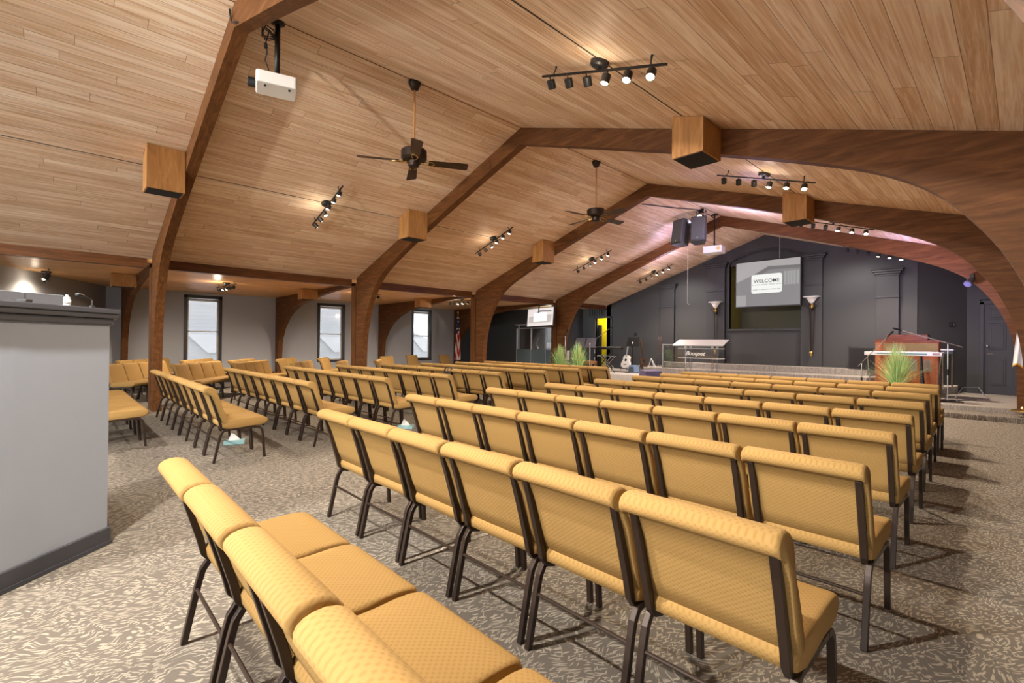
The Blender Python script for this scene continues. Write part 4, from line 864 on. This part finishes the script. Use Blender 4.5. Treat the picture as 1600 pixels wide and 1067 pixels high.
# ------------------------------------------------------------------ light
def lamp(kind, loc, power, col, size=.1, rot=None, blend=.4, angle=None):
    l = bpy.data.lights.new('lamp_or_fill_light', kind); l.energy = power; l.color = col
    if kind == 'AREA': l.shape = 'DISK'; l.size = size
    elif kind == 'SUN': l.angle = size
    else: l.shadow_soft_size = size
    if kind == 'SPOT': l.spot_size = angle; l.spot_blend = blend
    o = bpy.data.objects.new('lamp_or_fill_light', l); C.objects.link(o); o.location = loc
    if rot: o.rotation_euler = rot
    return o
def aim(o, p): o.rotation_euler = (Vector(p)-o.location).to_track_quat('-Z', 'Y').to_euler()
WARM = (1, .82, .62); NEUT = (1, .93, .84); VIO = (.62, .50, 1)
K = 1.0
for y, pw in zip(TY[:3] + [15.2], (330, 420, 520, 420)):
    for x in (-8.86, -2.66):
        o = lamp('SPOT', (x, y-.02, roofz(x)-.24), pw*K*(1 if x < RX else 1.25), WARM, .06, angle=math.radians(148), blend=.8); aim(o, (x+(.5 if x < RX else .3), y-1.0, 0))
        lamp('POINT', (x, y-.15, roofz(x)-.27), 3*K, WARM, .05)
for x in (-8.4, -3.2):     # lamps of the last tracks turned to the stage wall
    o = lamp('SPOT', (x, 15.1, roofz(x)-.3), 95*K, NEUT, .08, angle=math.radians(120), blend=.8); aim(o, (x, 16.6, 1.6))
for x, y, pw in ((-14.4, 3.1, 320), (-15.0, -.3, 50), (-14.0, 6.9, 320), (-13.4, 10.0, 320)):
    o = lamp('SPOT', (x, y, WZ-.22), pw*K, WARM, .06, angle=math.radians(160), blend=.8); aim(o, (x-.3, y-.2, 0)); lamp('POINT', (x, y-.1, WZ-.26), (2 if y < 0 else 8)*K, WARM, .05)
# the tracks of the rear bays, behind the camera
for x, p in ((-2.66, 1700), (-8.86, 650)):
    o = lamp('SPOT', (x, -4.65, roofz(x)-.2), p*K, NEUT, .12, angle=math.radians(120), blend=.5); aim(o, (x+.6, 4, 0))
for x, pw in ((-2.66, 700), (-8.86, 300)):
    o = lamp('SPOT', (x, -.6, roofz(x)-.24), pw*K, NEUT, .06, angle=math.radians(165), blend=.7); aim(o, (x, -.2, 0))
# violet stage lamps
o = lamp('SPOT', (-5.8, 12.05, 4.6), 1100*K, VIO, .1, angle=math.radians(120)); aim(o, (-9, 13.2, 0))
o = lamp('SPOT', (-1.6, 12.2, 2.2), 160*K, VIO, .12, angle=math.radians(150), blend=.8); aim(o, (-1.2, 13.6, 3.0))
lamp('POINT', (-4.6, 11.5, 3.9), 55*K, (.80, .62, 1), .2); lamp('POINT', (-7.6, 13.9, 3.6), 40*K, (.85, .66, 1), .2)
lamp('POINT', (-12.0, 16.95, 2.7), 55*K, (1, .93, .6), .1)
lamp('POINT', (-13.0, 14.6, 2.3), 35*K, (.85, .95, 1), .1)  # added fill light without a fitting, brightens the drum kit
sun = lamp('SUN', (-30, 0, 20), 2.2, (1, .97, .92), .02); aim(sun, (-22, 8, 0)); 
wd = bpy.data.worlds.new('sky'); bpy.context.scene.world = wd; wd.use_nodes = True
wd.node_tree.nodes['Background'].inputs[0].default_value = (.93, .96, 1, 1); wd.node_tree.nodes['Background'].inputs[1].default_value = 3.1

# ------------------------------------------------------------------ camera and output settings
cd = bpy.data.cameras.new('camera'); cam = bpy.data.objects.new('camera', cd); C.objects.link(cam); bpy.context.scene.camera = cam
Rv, Uv, Fv = Vector((.68581513, .72771102, .00971042)), Vector((-.00401093, -.00956306, .99994623)), Vector((-.72776475, .6858172, .00363969))
cam.matrix_world = Matrix(((Rv.x, Uv.x, -Fv.x, 0), (Rv.y, Uv.y, -Fv.y, 0), (Rv.z, Uv.z, -Fv.z, 1.37726), (0, 0, 0, 1)))
cd.sensor_fit = 'HORIZONTAL'; cd.sensor_width = 36; cd.lens = 36*751.6496/1600; cd.clip_start = .05; cd.clip_end = 200
sc = bpy.context.scene; vs = sc.view_settings
vs.view_transform = 'Standard'; vs.look = 'None'; vs.gamma = 1; vs.use_curve_mapping = False; vs.exposure = 0.43
sc.cycles.use_denoising = True; sc.cycles.max_bounces = 8; sc.cycles.sample_clamp_indirect = 6
